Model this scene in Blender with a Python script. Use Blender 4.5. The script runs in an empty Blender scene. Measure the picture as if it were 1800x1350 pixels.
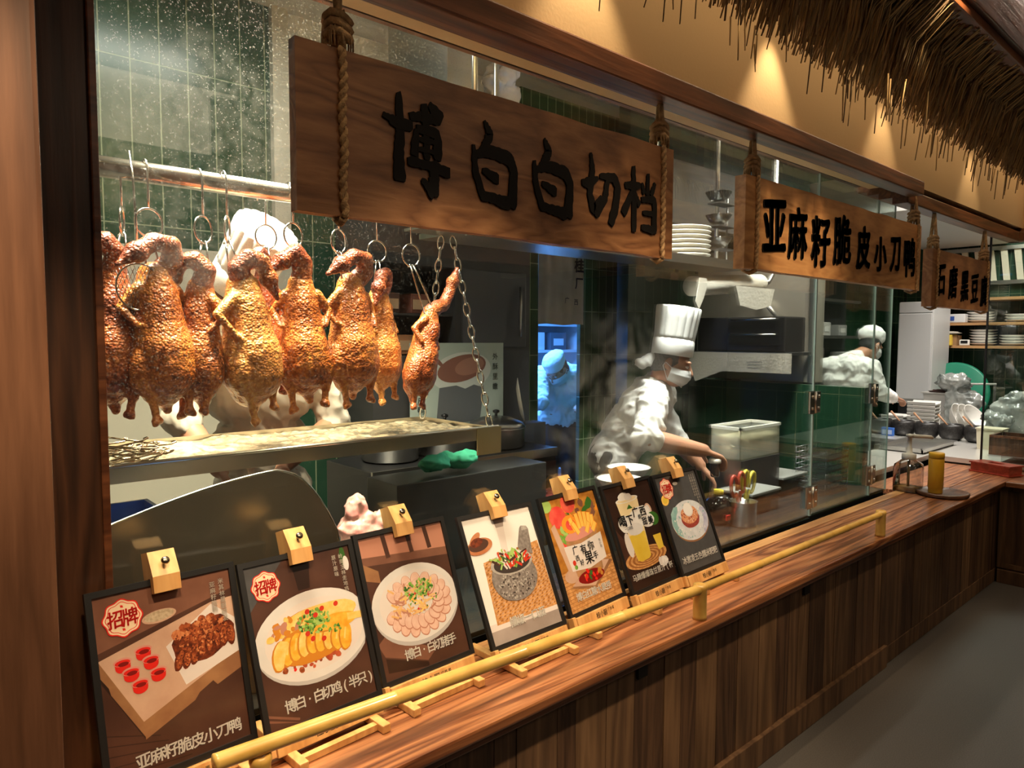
import bpy, bmesh, math, random
from mathutils import Vector, Matrix, Quaternion, noise as mnoise
R_ = random.Random(7)
SC = bpy.context.scene
COL = SC.collection
PI = math.pi

# ---------------------------------------------------------------- camera
FPX = 1235.0
def _n(v): return Vector(v).normalized()
CX = _n((1393, 75, -FPX)); CZ = _n((71, 19025, FPX))
CZ = (CZ - CX * CZ.dot(CX)).normalized(); CY = CZ.cross(CX)
CAMR = Matrix((CX, CY, CZ))            # camera -> world
CAMH = 1.61
cam_d = bpy.data.cameras.new('camera'); cam = bpy.data.objects.new('camera', cam_d); COL.objects.link(cam)
cam_d.sensor_fit = 'HORIZONTAL'; cam_d.sensor_width = 36.0; cam_d.lens = FPX / 1800.0 * 36.0; cam_d.clip_start = 0.05
cam.matrix_world = Matrix.Translation((0, 0, CAMH)) @ CAMR.to_4x4()
SC.camera = cam

# ---------------------------------------------------------------- world, exposure
w = bpy.data.worlds.new('world'); SC.world = w; w.use_nodes = True
w.node_tree.nodes['Background'].inputs[0].default_value = (1.0, 0.85, 0.68, 1)
w.node_tree.nodes['Background'].inputs[1].default_value = 0.045
SC.view_settings.view_transform = 'Standard'; SC.view_settings.look = 'None'
SC.view_settings.exposure = 0.0; SC.view_settings.gamma = 1.0; SC.view_settings.use_curve_mapping = False

# ---------------------------------------------------------------- lights
def aim(o, loc, tgt):
    o.location = loc
    o.rotation_euler = (Vector(tgt) - Vector(loc)).to_track_quat('-Z', 'Y').to_euler()
def area(name, loc, tgt, sx, sy, e, c=(1, 1, 1), spread=PI):
    l = bpy.data.lights.new(name, 'AREA'); l.shape = 'RECTANGLE'; l.size = sx; l.size_y = sy; l.energy = e; l.color = c; l.spread = spread
    o = bpy.data.objects.new(name, l); COL.objects.link(o); aim(o, loc, tgt); return o
def spot(name, loc, tgt, e, ang, blend, c=(1, .78, .5), r=.02):
    l = bpy.data.lights.new(name, 'SPOT'); l.energy = e; l.spot_size = math.radians(ang); l.spot_blend = blend; l.color = c; l.shadow_soft_size = r
    o = bpy.data.objects.new(name, l); COL.objects.link(o); aim(o, loc, tgt); return o
WARM = (1.0, .72, .42)
# downlights close to the wall above the hatch: the scallops
for x, e in ((.1, 26), (1.52, 32), (2.58, 32), (3.66, 18), (5.02, 12)):
    spot('wall_downlight', (x, 1.30, 2.95), (x, 1.31, 0), e, 62, .6, WARM, .015)
area('wall_fill_strip', (3.2, 1.12, 2.96), (3.2, 1.36, 2.3), 6.4, .03, 10, (1, .70, .40))  # added fill without a fixture, lifts the wall between the scallops
# ceiling spots aimed at the menu boards and the counter
for x, e in ((.15, 150), (.95, 145), (1.75, 130), (2.75, 62), (4.0, 40), (5.2, 34)):
    spot('ceiling_spot', (x, .35, 2.9), (x + .12, 1.45, .78), e, 44, .6, (1, .76, .48), .04)
spot('sign_fill_spot', (2.5, .45, 2.95), (2.85, 1.40, 2.0), 95, 34, .9, WARM, .03)  # added fill spots, here and below, to brighten the hanging signs
spot('sign_fill_spot', (1.55, .5, 2.95), (1.72, 1.40, 1.95), 34, 26, 1., WARM, .03)
spot('sign_fill_spot', (.25, .3, 2.95), (.6, 1.40, 2.0), 6, 34, 1., WARM, .03)
spot('sign_fill_spot', (4.6, .5, 2.95), (4.9, 1.40, 1.95), 22, 34, 1., WARM, .03)
area('floor_strip_light', (4.0, .775, 2.985), (4.0, .775, 0), 6.5, .012, 44, (1, .84, .66))
area('dining_fill_light', (2.2, -1.2, 2.9), (2.2, -.6, 0), 3, .8, 15, (1, .78, .55))  # added ambient fill over the dining side, no fixture
# kitchen
area('heat_lamp', (.82, 1.86, 3.0), (.90, 2.05, 1.6), 1.0, .12, 60, (1, .84, .62), 1.5)
area('kitchen_panel_light', (.85, 2.55, 3.12), (.85, 2.5, 0), 1.0, .3, 26, (1, .95, .86))
area('rail_highlight_fill', (.70, 2.14, 2.40), (.74, 2.06, 1.5), .8, .05, 14, (1, .88, .68), 1.1)  # unseen source added to draw a bright highlight along the rail
area('kitchen_panel_light', (2.75, 1.76, 3.1), (2.95, 2.2, 1.3), .8, .12, 56, (1, .96, .90), 1.5)
area('kitchen_panel_light', (4.1, 1.78, 3.1), (4.2, 2.3, 1.2), .7, .12, 34, (1, .93, .82), 1.5)
area('kitchen_panel_light', (5.5, 2.0, 2.9), (6.0, 2.3, 1.2), .6, .3, 20, (1, .95, .87), 1.7)
area('kitchen_panel_light', (7.3, 1.5, 3.12), (7.4, 1.9, 0), 1.0, .6, 90, (1, .95, .87))
area('back_room_light', (3.7, 4.6, 2.75), (3.9, 4.6, 0), 1.0, 1.0, 270, (.10, .33, 1.0))

# ---------------------------------------------------------------- pixel rays used while measuring
def ray(x, y): return CAMR @ Vector((x - 900, 675 - y, -FPX))
def aY(x, y, D): r = ray(x, y); return Vector((0, 0, CAMH)) + r * (D / r.y)
def aX(x, y, D): r = ray(x, y); return Vector((0, 0, CAMH)) + r * (D / r.x)
def aZ(x, y, z): r = ray(x, y); return Vector((0, 0, CAMH)) + r * ((z - CAMH) / r.z)

# ---------------------------------------------------------------- materials
MATS = {}
def _new(name):
    m = bpy.data.materials.new(name); m.use_nodes = True; MATS[name] = m
    return m, m.node_tree.nodes, m.node_tree.links, m.node_tree.nodes['Principled BSDF']
def c4(c): return (c[0], c[1], c[2], 1)
def mat(name, c, rough=.5, metal=0., coat=0., bump=0., bscale=60., c2=None, nscale=12., spec=.5, trans=0., sss=0.):
    if name in MATS: return MATS[name]
    m, N, L, b = _new(name)
    b.inputs['Base Color'].default_value = c4(c); b.inputs['Roughness'].default_value = rough; b.inputs['Metallic'].default_value = metal
    b.inputs['Coat Weight'].default_value = coat; b.inputs['Coat Roughness'].default_value = .12; b.inputs['Specular IOR Level'].default_value = spec
    b.inputs['Transmission Weight'].default_value = trans
    if sss: b.inputs['Subsurface Weight'].default_value = sss; b.inputs['Subsurface Radius'].default_value = (.01, .004, .002)
    if c2 is not None or bump:
        tc = N.new('ShaderNodeTexCoord')
    if c2 is not None:
        n = N.new('ShaderNodeTexNoise'); n.inputs['Scale'].default_value = nscale; n.inputs['Detail'].default_value = 5
        L.new(tc.outputs['Object'], n.inputs['Vector'])
        r = N.new('ShaderNodeValToRGB'); r.color_ramp.elements[0].position = .35; r.color_ramp.elements[1].position = .65
        r.color_ramp.elements[0].color = c4(c); r.color_ramp.elements[1].color = c4(c2)
        L.new(n.outputs['Fac'], r.inputs['Fac']); L.new(r.outputs['Color'], b.inputs['Base Color'])
    if bump:
        n2 = N.new('ShaderNodeTexNoise'); n2.inputs['Scale'].default_value = bscale; n2.inputs['Detail'].default_value = 4
        L.new(tc.outputs['Object'], n2.inputs['Vector'])
        bm = N.new('ShaderNodeBump'); bm.inputs['Strength'].default_value = bump; bm.inputs['Distance'].default_value = .004
        L.new(n2.outputs['Fac'], bm.inputs['Height']); L.new(bm.outputs['Normal'], b.inputs['Normal'])
    return m
def wood(name, c1, c2, c3=None, axis='x', freq=9., stretch=14., rough=.5, coat=0., bump=.25, ring=1.5, knots=0.):
    """grain runs along axis"""
    m, N, L, b = _new(name)
    tc = N.new('ShaderNodeTexCoord'); mp = N.new('ShaderNodeMapping')
    s = {'x': (1 / stretch, 1, 1), 'y': (1, 1 / stretch, 1), 'z': (1, 1, 1 / stretch)}[axis]
    mp.inputs['Scale'].default_value = s; L.new(tc.outputs['Object'], mp.inputs['Vector'])
    n1 = N.new('ShaderNodeTexNoise'); n1.inputs['Scale'].default_value = freq; n1.inputs['Detail'].default_value = 3; n1.inputs['Distortion'].default_value = .4
    L.new(mp.outputs['Vector'], n1.inputs['Vector'])
    mu = N.new('ShaderNodeMath'); mu.operation = 'MULTIPLY'; mu.inputs[1].default_value = ring * 8
    L.new(n1.outputs['Fac'], mu.inputs[0])
    pp = N.new('ShaderNodeMath'); pp.operation = 'PINGPONG'; pp.inputs[1].default_value = 1.0; L.new(mu.outputs[0], pp.inputs[0])
    n2 = N.new('ShaderNodeTexNoise'); n2.inputs['Scale'].default_value = freq * 14; n2.inputs['Detail'].default_value = 4
    L.new(mp.outputs['Vector'], n2.inputs['Vector'])
    mx = N.new('ShaderNodeMath'); mx.operation = 'MULTIPLY_ADD'; mx.inputs[1].default_value = .55
    L.new(pp.outputs[0], mx.inputs[0])
    mh = N.new('ShaderNodeMath'); mh.operation = 'MULTIPLY'; mh.inputs[1].default_value = .6; L.new(n2.outputs['Fac'], mh.inputs[0])
    L.new(mh.outputs[0], mx.inputs[2])
    r = N.new('ShaderNodeValToRGB'); e = r.color_ramp.elements
    e[0].position = .15; e[0].color = c4(c1); e[1].position = .85; e[1].color = c4(c2)
    if c3 is not None: k = e.new(.5); k.color = c4(c3)
    L.new(mx.outputs[0], r.inputs['Fac'])
    n3 = N.new('ShaderNodeTexNoise'); n3.inputs['Scale'].default_value = 1.7; n3.inputs['Detail'].default_value = 2
    L.new(tc.outputs['Object'], n3.inputs['Vector'])
    hs = N.new('ShaderNodeHueSaturation'); L.new(r.outputs['Color'], hs.inputs['Color'])
    mr = N.new('ShaderNodeMapRange'); mr.inputs[1].default_value = .3; mr.inputs[2].default_value = .7; mr.inputs[3].default_value = .72; mr.inputs[4].default_value = 1.25
    L.new(n3.outputs['Fac'], mr.inputs[0]); L.new(mr.outputs[0], hs.inputs['Value'])
    L.new(hs.outputs['Color'], b.inputs['Base Color'])
    b.inputs['Roughness'].default_value = rough; b.inputs['Coat Weight'].default_value = coat; b.inputs['Coat Roughness'].default_value = .25
    bp = N.new('ShaderNodeBump'); bp.inputs['Strength'].default_value = bump; bp.inputs['Distance'].default_value = .003
    L.new(mx.outputs[0], bp.inputs['Height']); L.new(bp.outputs['Normal'], b.inputs['Normal'])
    return m
def emis(name, c, s):
    m, N, L, b = _new(name)
    b.inputs['Base Color'].default_value = c4(c); b.inputs['Emission Color'].default_value = c4(c); b.inputs['Emission Strength'].default_value = s
    return m
def tile(name, c, c2, grout, uax, wd=.1, ht=.3, gap=.0035, rough=.25):
    m, N, L, b = _new(name)
    tc = N.new('ShaderNodeTexCoord'); sp = N.new('ShaderNodeSeparateXYZ'); L.new(tc.outputs['Object'], sp.inputs[0])
    cb = N.new('ShaderNodeCombineXYZ'); L.new(sp.outputs[uax], cb.inputs[0]); L.new(sp.outputs['Z'], cb.inputs[1])
    bk = N.new('ShaderNodeTexBrick'); bk.offset = 0; bk.offset_frequency = 1; bk.squash_frequency = 1
    bk.inputs['Scale'].default_value = 1; bk.inputs['Brick Width'].default_value = wd; bk.inputs['Row Height'].default_value = ht
    bk.inputs['Mortar Size'].default_value = gap; bk.inputs['Mortar Smooth'].default_value = .1; bk.inputs['Bias'].default_value = 0
    bk.inputs['Color1'].default_value = c4(c); bk.inputs['Color2'].default_value = c4(c2); bk.inputs['Mortar'].default_value = c4(grout)
    L.new(cb.outputs[0], bk.inputs['Vector']); L.new(bk.outputs['Color'], b.inputs['Base Color'])
    bp = N.new('ShaderNodeBump'); bp.invert = True; bp.inputs['Strength'].default_value = .6; bp.inputs['Distance'].default_value = .003
    L.new(bk.outputs['Fac'], bp.inputs['Height']); L.new(bp.outputs['Normal'], b.inputs['Normal'])
    b.inputs['Roughness'].default_value = rough
    return m
def clear(name, tint=(.93, .97, .95), refl=.07, haze=None, rough=0.0):
    """thin sheet: transparent with a fresnel mirror; haze(N, L, tc) may give a deposit factor"""
    m, N, L, b = _new(name); N.remove(b); out = N['Material Output']
    tr = N.new('ShaderNodeBsdfTransparent'); tr.inputs[0].default_value = c4(tint)
    gl = N.new('ShaderNodeBsdfGlossy'); gl.inputs['Roughness'].default_value = rough; gl.inputs['Color'].default_value = (1, 1, 1, 1)
    lw = N.new('ShaderNodeLayerWeight'); lw.inputs['Blend'].default_value = .25
    mr = N.new('ShaderNodeMapRange'); mr.inputs[3].default_value = refl * .6; mr.inputs[4].default_value = min(1, refl * 7)
    L.new(lw.outputs['Fresnel'], mr.inputs[0])
    mx = N.new('ShaderNodeMixShader'); L.new(mr.outputs[0], mx.inputs[0]); L.new(tr.outputs[0], mx.inputs[1]); L.new(gl.outputs[0], mx.inputs[2])
    last = mx
    if haze:
        tc = N.new('ShaderNodeTexCoord'); fac = haze(N, L, tc)
        df = N.new('ShaderNodeBsdfDiffuse'); df.inputs[0].default_value = (.85, .85, .8, 1)
        tl = N.new('ShaderNodeBsdfTranslucent'); tl.inputs[0].default_value = (.9, .9, .82, 1)
        ad = N.new('ShaderNodeMixShader'); ad.inputs[0].default_value = .6; L.new(df.outputs[0], ad.inputs[1]); L.new(tl.outputs[0], ad.inputs[2])
        m2 = N.new('ShaderNodeMixShader'); L.new(fac, m2.inputs[0]); L.new(mx.outputs[0], m2.inputs[1]); L.new(ad.outputs[0], m2.inputs[2]); last = m2
    L.new(last.outputs[0], out.inputs['Surface'])
    return m

# ---------------------------------------------------------------- mesh builder
XF = {}
def xf(o): return XF.get(o.name, Matrix.Identity(4))
class MB:
    def __init__(s): s.v = []; s.f = []; s.m = []; s.sm = []
    def add(s, vs, fs, mi=0, smooth=False, M=None):
        k = len(s.v)
        s.v += [tuple(M @ Vector(v)) for v in vs] if M is not None else [tuple(v) for v in vs]
        for f in fs: s.f.append(tuple(i + k for i in f)); s.m.append(mi); s.sm.append(smooth)
        return s
    def box(s, lo, hi, mi=0, M=None, bev=0.0):
        (a, b, c), (d, e, f) = lo, hi
        if bev <= 0:
            vs = [(a, b, c), (d, b, c), (d, e, c), (a, e, c), (a, b, f), (d, b, f), (d, e, f), (a, e, f)]
            return s.add(vs, [(0, 3, 2, 1), (4, 5, 6, 7), (0, 1, 5, 4), (1, 2, 6, 5), (2, 3, 7, 6), (3, 0, 4, 7)], mi, False, M)
        bm = bmesh.new(); bmesh.ops.create_cube(bm, size=1)
        for v in bm.verts: v.co = Vector(((a + d) / 2 + v.co.x * (d - a), (b + e) / 2 + v.co.y * (e - b), (c + f) / 2 + v.co.z * (f - c)))
        bmesh.ops.bevel(bm, geom=bm.edges[:], offset=bev, segments=2, profile=.6, affect='EDGES')
        s.bm(bm, mi, False, M); return s
    def cb(s, c, sz, mi=0, M=None, bev=0.0):
        return s.box([c[i] - sz[i] / 2 for i in range(3)], [c[i] + sz[i] / 2 for i in range(3)], mi, M, bev)
    def bm(s, bm, mi=0, smooth=False, M=None):
        bm.verts.index_update()
        s.add([v.co[:] for v in bm.verts], [[v.index for v in f.verts] for f in bm.faces], mi, smooth, M); bm.free(); return s
    def tube(s, pts, r, n=8, mi=0, closed=False, M=None, caps=True, squash=None):
        P = [Vector(p) for p in pts]; k = len(P); rr = r if isinstance(r, (list, tuple)) else [r] * k
        vs = []; fs = []; prev = None
        for i in range(k):
            t = (P[(i + 1) % k] - P[i - 1]) if closed else (P[min(i + 1, k - 1)] - P[max(i - 1, 0)])
            t = t.normalized() if t.length > 1e-9 else Vector((0, 0, 1))
            if prev is None:
                a = Vector((0, 0, 1)) if abs(t.z) < .9 else Vector((1, 0, 0)); u = t.cross(a).normalized()
            else:
                u = prev - t * prev.dot(t); u = u.normalized() if u.length > 1e-6 else t.orthogonal().normalized()
            prev = u; v = t.cross(u)
            for j in range(n):
                an = 2 * PI * j / n; vs.append(P[i] + (u * math.cos(an) + v * math.sin(an) * (squash or 1)) * rr[i])
        for i in range(k if closed else k - 1):
            for j in range(n):
                a = i * n + j; b = i * n + (j + 1) % n; i2 = (i + 1) % k
                fs.append((a, b, i2 * n + (j + 1) % n, i2 * n + j))
        if not closed and caps: fs.append(tuple(range(n))[::-1]); fs.append(tuple(range((k - 1) * n, k * n)))
        return s.add(vs, fs, mi, True, M)
    def lathe(s, prof, c=(0, 0, 0), n=24, mi=0, M=None, smooth=True, fn=None, cap=True):
        vs = []; fs = []; k = len(prof)
        for r, z in prof:
            for j in range(n):
                a = 2 * PI * j / n; q = r * (fn(a, z) if fn else 1); vs.append((c[0] + q * math.cos(a), c[1] + q * math.sin(a), c[2] + z))
        for i in range(k - 1):
            for j in range(n): fs.append((i * n + j, i * n + (j + 1) % n, (i + 1) * n + (j + 1) % n, (i + 1) * n + j))
        if cap:
            if prof[0][0] > 1e-5: fs.append(tuple(range(n))[::-1])
            if prof[-1][0] > 1e-5: fs.append(tuple(range((k - 1) * n, k * n)))
        return s.add(vs, fs, mi, smooth, M)
    def ell(s, c, r, mi=0, M=None, n=14, noise=0., seed=0, nf=12):
        r = r if isinstance(r, (list, tuple)) else (r, r, r); vs = []; fs = []; m = n // 2 + 1
        for i in range(m + 1):
            th = PI * i / m
            for j in range(n):
                ph = 2 * PI * j / n; d = Vector((math.sin(th) * math.cos(ph), math.sin(th) * math.sin(ph), math.cos(th)))
                q = 1 + noise * mnoise.noise(d * 2 + Vector((seed * 3.1, seed, 0))) * 2
                vs.append((c[0] + d.x * r[0] * q, c[1] + d.y * r[1] * q, c[2] + d.z * r[2] * q))
        for i in range(m):
            for j in range(n): fs.append((i * n + j, (i + 1) * n + j, (i + 1) * n + (j + 1) % n, i * n + (j + 1) % n))
        return s.add(vs, fs, mi, True, M)
    def prism(s, poly, h, M=None, mi=0, z0=0.):
        k = len(poly); vs = [(x, y, z0) for x, y in poly] + [(x, y, z0 + h) for x, y in poly]
        fs = [tuple(range(k))[::-1], tuple(range(k, 2 * k))] + [(i, (i + 1) % k, k + (i + 1) % k, k + i) for i in range(k)]
        return s.add(vs, fs, mi, False, M)
    def flat(s, poly, z, M=None, mi=0):
        return s.add([(x, y, z) for x, y in poly], [tuple(range(len(poly)))], mi, False, M)
    def build(s, name, mats, parent=None, local=False):
        me = bpy.data.meshes.new(name); vs = s.v
        if parent is not None and not local:
            I = xf(parent).inverted(); vs = [tuple(I @ Vector(v)) for v in vs]
        me.from_pydata(vs, [], s.f)
        for m in (mats if isinstance(mats, (list, tuple)) else [mats]): me.materials.append(m)
        me.polygons.foreach_set('material_index', s.m); me.polygons.foreach_set('use_smooth', s.sm); me.update()
        return link(name, me, parent)
def link(name, me, parent=None):
    o = bpy.data.objects.new(name, me); COL.objects.link(o)
    if parent is not None: o.parent = parent; XF[o.name] = xf(parent)
    return o
def tag(o, label=None, cat=None, group=None, kind=None):
    if label: o['label'] = label
    if cat: o['category'] = cat
    if group: o['group'] = group
    if kind: o['kind'] = kind
    return o
def thing(name, label, cat, loc=(0, 0, 0), rot=None, group=None):
    o = bpy.data.objects.new(name, None); COL.objects.link(o); o.empty_display_size = .05
    M = Matrix.Translation(loc) @ (rot.to_4x4() if rot is not None else Matrix.Identity(4))
    o.matrix_basis = M; XF[o.name] = M
    return tag(o, label, cat, group)
def place(o, M): o.matrix_basis = M; XF[o.name] = M; return o
def solo(name, mb, mats, label, cat, loc=None, group=None):
    """a thing that is one mesh, its origin at loc"""
    loc = Vector(loc) if loc is not None else Vector(mb.v[0])
    me = bpy.data.meshes.new(name); me.from_pydata([tuple(Vector(v) - loc) for v in mb.v], [], mb.f)
    for m in (mats if isinstance(mats, (list, tuple)) else [mats]): me.materials.append(m)
    me.polygons.foreach_set('material_index', mb.m); me.polygons.foreach_set('use_smooth', mb.sm); me.update()
    o = link(name, me); place(o, Matrix.Translation(loc)); return tag(o, label, cat, group)
def kids(o): return [c for c in COL.objects if c.parent == o]
def dup(root, M, label=None, group=None):
    r = root.copy(); COL.objects.link(r); place(r, M)
    if label: r['label'] = label
    if group: r['group'] = group
    for ch in list(root.children):
        c = ch.copy(); COL.objects.link(c); c.parent = r
        for g in list(ch.children):
            d = g.copy(); COL.objects.link(d); d.parent = c
    return r
def struct(name, mb, mats, label=None):
    o = mb.build(name, mats); o['kind'] = 'structure'
    if label: o['label'] = label
    return o
T = Matrix.Translation
def RX(a): return Matrix.Rotation(a, 4, 'X')
def RY(a): return Matrix.Rotation(a, 4, 'Y')
def RZ(a): return Matrix.Rotation(a, 4, 'Z')
def basis(o, x, y, z):
    M = Matrix.Identity(4)
    for i in range(3): M[i][0] = x[i]; M[i][1] = y[i]; M[i][2] = z[i]; M[i][3] = o[i]
    return M
def facing(o, sx=1): return basis(o, (1, 0, 0), (0, 0, 1), (0, -1, 0))    # local x right, y up, z towards the dining side

# ---------------------------------------------------------------- blobs: overlapping solids fused into one skin
_SC2 = bpy.data.scenes.new('fuse')
def fuse(mb, voxel, smooth=4, wrinkle=0., wscale=20., seed=0, ridge=False):
    me = bpy.data.meshes.new('f'); me.from_pydata(mb.v, [], mb.f); me.update()
    o = bpy.data.objects.new('f', me); _SC2.collection.objects.link(o)
    r = o.modifiers.new('r', 'REMESH'); r.mode = 'VOXEL'; r.voxel_size = voxel; r.use_smooth_shade = True
    if smooth: k = o.modifiers.new('s', 'SMOOTH'); k.factor = .5; k.iterations = smooth
    vl = _SC2.view_layers[0]; vl.update(); dg = vl.depsgraph
    out = bpy.data.meshes.new_from_object(o.evaluated_get(dg)); bpy.data.objects.remove(o); bpy.data.meshes.remove(me)
    if wrinkle:
        off = Vector((seed * 1.7, seed * .9, seed * 2.3))
        nn = [v.normal.copy() for v in out.vertices]
        dr = (lambda c: Vector((c.x * 1.0 + c.z * .55, c.y * .9 + c.z * .3, c.z * .42 - c.x * .25))) if ridge else (lambda c: c)
        for v, nr in zip(out.vertices, nn):
            q = dr(v.co) * wscale + off; a = mnoise.noise(q); b = mnoise.noise(q * 2.1 + Vector((3, 1, 2)))
            v.co += nr * (wrinkle * ((.45 - 1.5 * abs(a)) + .6 * (.4 - 1.4 * abs(b))) if ridge else wrinkle * (a + .5 * b))
        out.update()
    for p in out.polygons: p.use_smooth = True
    return out
def cone(mb, a, b, ra, rb, n=14, M=None):
    a = Vector(a); b = Vector(b); d = (b - a); Ln = d.length
    if Ln < 1e-6: return mb.ell(a, ra, M=M, n=n)
    t = d / Ln; pts = []; rs = []
    for k in range(4): q = k / 4 * PI / 2; pts.append(a - t * ra * math.cos(q) * .999); rs.append(max(ra * math.sin(q), ra * .03))
    pts += [a, b]; rs += [ra, rb]
    for k in range(3, -1, -1): q = k / 4 * PI / 2; pts.append(b + t * rb * math.cos(q) * .999); rs.append(max(rb * math.sin(q), rb * .03))
    return mb.tube(pts, rs, n=n, M=M)
def chain(mb, pts, rs, n=14, M=None):
    for i in range(len(pts) - 1): cone(mb, pts[i], pts[i + 1], rs[i], rs[i + 1], n, M)
def skin(name, mesh, m, parent=None):
    if parent is not None: mesh.transform(xf(parent).inverted())
    mesh.materials.clear(); mesh.materials.append(m); mesh.name = name
    return link(name, mesh, parent)

# ---------------------------------------------------------------- lettering
_GC = {}
def glyph(ch, off=0.0, bold=0):
    k = (ch, off)
    if k not in _GC:
        cu = bpy.data.curves.new('g', 'FONT'); cu.body = ch; cu.size = 1; cu.offset = off; cu.resolution_u = 3
        o = bpy.data.objects.new('g', cu); me = o.to_mesh()
        vs = [(v.co.x, v.co.y) for v in me.vertices]; fs = [tuple(p.vertices) for p in me.polygons]
        o.to_mesh_clear(); bpy.data.objects.remove(o); bpy.data.curves.remove(cu)
        if vs:
            if ord(ch) > 0x2e80: cx, cy = .5, .38
            else: cx = (min(v[0] for v in vs) + max(v[0] for v in vs)) / 2; cy = .36
            vs = [(x - cx, y - cy) for x, y in vs]
        _GC[k] = (vs, fs)
    return _GC[k]
def put(mb, ch, x, y, sx, sy, M, z=0., off=.012, shear=0., slant=0., rough=0., mi=0, thick=0.):
    if off > 0:            # heavier strokes: the same outline laid down several times, a little apart
        for k in range(6): a = k * PI / 3; put(mb, ch, x + math.cos(a) * off * sx, y + math.sin(a) * off * sy, sx, sy, M, z, 0, shear, slant, rough, mi, thick)
    vs, fs = glyph(ch, 0)
    if not vs: return
    if rough or thick:
        bm = bmesh.new(); bv = [bm.verts.new((a, b, 0)) for a, b in vs]
        for f in fs:
            try: bm.faces.new([bv[i] for i in f])
            except ValueError: pass
        bmesh.ops.remove_doubles(bm, verts=bm.verts[:], dist=1e-4)
        if rough:
            bmesh.ops.subdivide_edges(bm, edges=[e for e in bm.edges if e.calc_length() > .05], cuts=3)
            for v in bm.verts:
                q = Vector((v.co.x * 5 + ord(ch), v.co.y * 5, 0)); q2 = q * 3.1
                v.co.x += rough * (mnoise.noise(q) + .6 * mnoise.noise(q2)); v.co.y += rough * (mnoise.noise(q + Vector((9, 2, 4))) + .6 * mnoise.noise(q2 + Vector((3, 8, 1))))
        if thick:
            g = bmesh.ops.extrude_face_region(bm, geom=bm.faces[:])
            for e in g['geom']:
                if isinstance(e, bmesh.types.BMVert): e.co.z += 1
        bm.verts.index_update(); vv = [(v.co.x, v.co.y, v.co.z) for v in bm.verts]; ff = [[v.index for v in f.verts] for f in bm.faces]; bm.free()
    else:
        vv = [(a, b, 0) for a, b in vs]; ff = fs
    mb.add([(x + (a + slant * b) * sx, y + (b + shear * a) * sy, z + c * thick) for a, b, c in vv], ff, mi, False, M)
def write(mb, s, x, y, size, step, M, z=0., vertical=False, **kw):
    """line of characters starting at (x, y); step is a 2-vector between centres"""
    for i, ch in enumerate(s):
        if ch != ' ': put(mb, ch, x + step[0] * i, y + step[1] * i, size, size, M, z, **kw)
# ================================================================ palette
W_DARK = wood('dark_stained_wood', (.028, .010, .004), (.095, .036, .015), (.055, .020, .008), 'z', 8, 12, .45, .15)
W_POST = wood('reddish_pilaster_wood', (.10, .042, .020), (.27, .12, .062), (.17, .072, .036), 'z', 7, 14, .5, .1)
W_BEAM = wood('red_brown_beam_wood', (.055, .016, .006), (.22, .075, .028), (.12, .038, .014), 'x', 8, 16, .4, .25)
W_MOULD = wood('orange_moulding_wood', (.07, .026, .010), (.24, .10, .038), (.14, .055, .02), 'x', 10, 18, .6, 0)
W_TOP = wood('worn_countertop_wood', (.07, .020, .009), (.46, .185, .072), (.24, .080, .030), 'x', 10, 22, .33, .35, .35, 2.2)
W_STRIP = wood('pale_sill_wood', (.30, .12, .04), (.58, .28, .10), None, 'x', 9, 16, .4, .2)
W_PLK = [wood('panel_plank_%s' % n, a, b, c, 'z', f, 15, .6, 0, .3) for n, a, b, c, f in (
    ('umber', (.050, .024, .012), (.15, .078, .038), (.095, .048, .024), 9), ('tan', (.075, .038, .018), (.20, .108, .052), (.13, .067, .033), 7),
    ('dusk', (.040, .018, .009), (.12, .060, .030), (.075, .036, .018), 11), ('honey', (.09, .046, .020), (.23, .125, .06), (.15, .078, .036), 8))]
W_SIGN = wood('carved_sign_wood', (.15, .058, .020), (.34, .155, .062), (.25, .105, .04), 'x', 6, 5, .55, .05, .35, 2.5)
W_SIGN2 = wood('golden_sign_wood', (.30, .135, .048), (.54, .28, .11), (.44, .21, .08), 'x', 6, 5, .5, .05, .3, 2.0)
W_SIGN3 = wood('brown_sign_wood', (.20, .085, .034), (.37, .18, .078), (.29, .13, .055), 'x', 6, 5, .55, .05, .3, 2.0)
W_EASEL = wood('pale_easel_wood', (.50, .23, .07), (.72, .39, .14), (.62, .31, .10), 'y', 8, 10, .45, .15, .15)
INK = mat('black_ink_paint', (.005, .004, .004), .75, spec=.2)
BLACK = mat('black_plastic', (.008, .008, .009), .35)
STEEL = mat('brushed_steel', (.58, .57, .54), .28, 1.0, bump=.05, bscale=80)
STEELD = mat('dull_dark_steel', (.20, .20, .195), .42, 1.0)
CHROME = mat('polished_wire', (.72, .70, .66), .16, 1.0)
JUTE = mat('jute_rope', (.30, .18, .085), .9, bump=.8, bscale=180, c2=(.50, .32, .16), nscale=60)
JUTED = mat('dark_jute_rope', (.10, .055, .028), .9, bump=.8, bscale=180, c2=(.2, .12, .06), nscale=60)
WHITE = mat('white_ceramic', (.80, .78, .73), .18, coat=.4)
CREAM = mat('cream_plaster', (.64, .47, .26), .85, bump=.12, bscale=90)
GLASS_EDGE = mat('green_glass_edge', (.34, .40, .36), .2)

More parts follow.
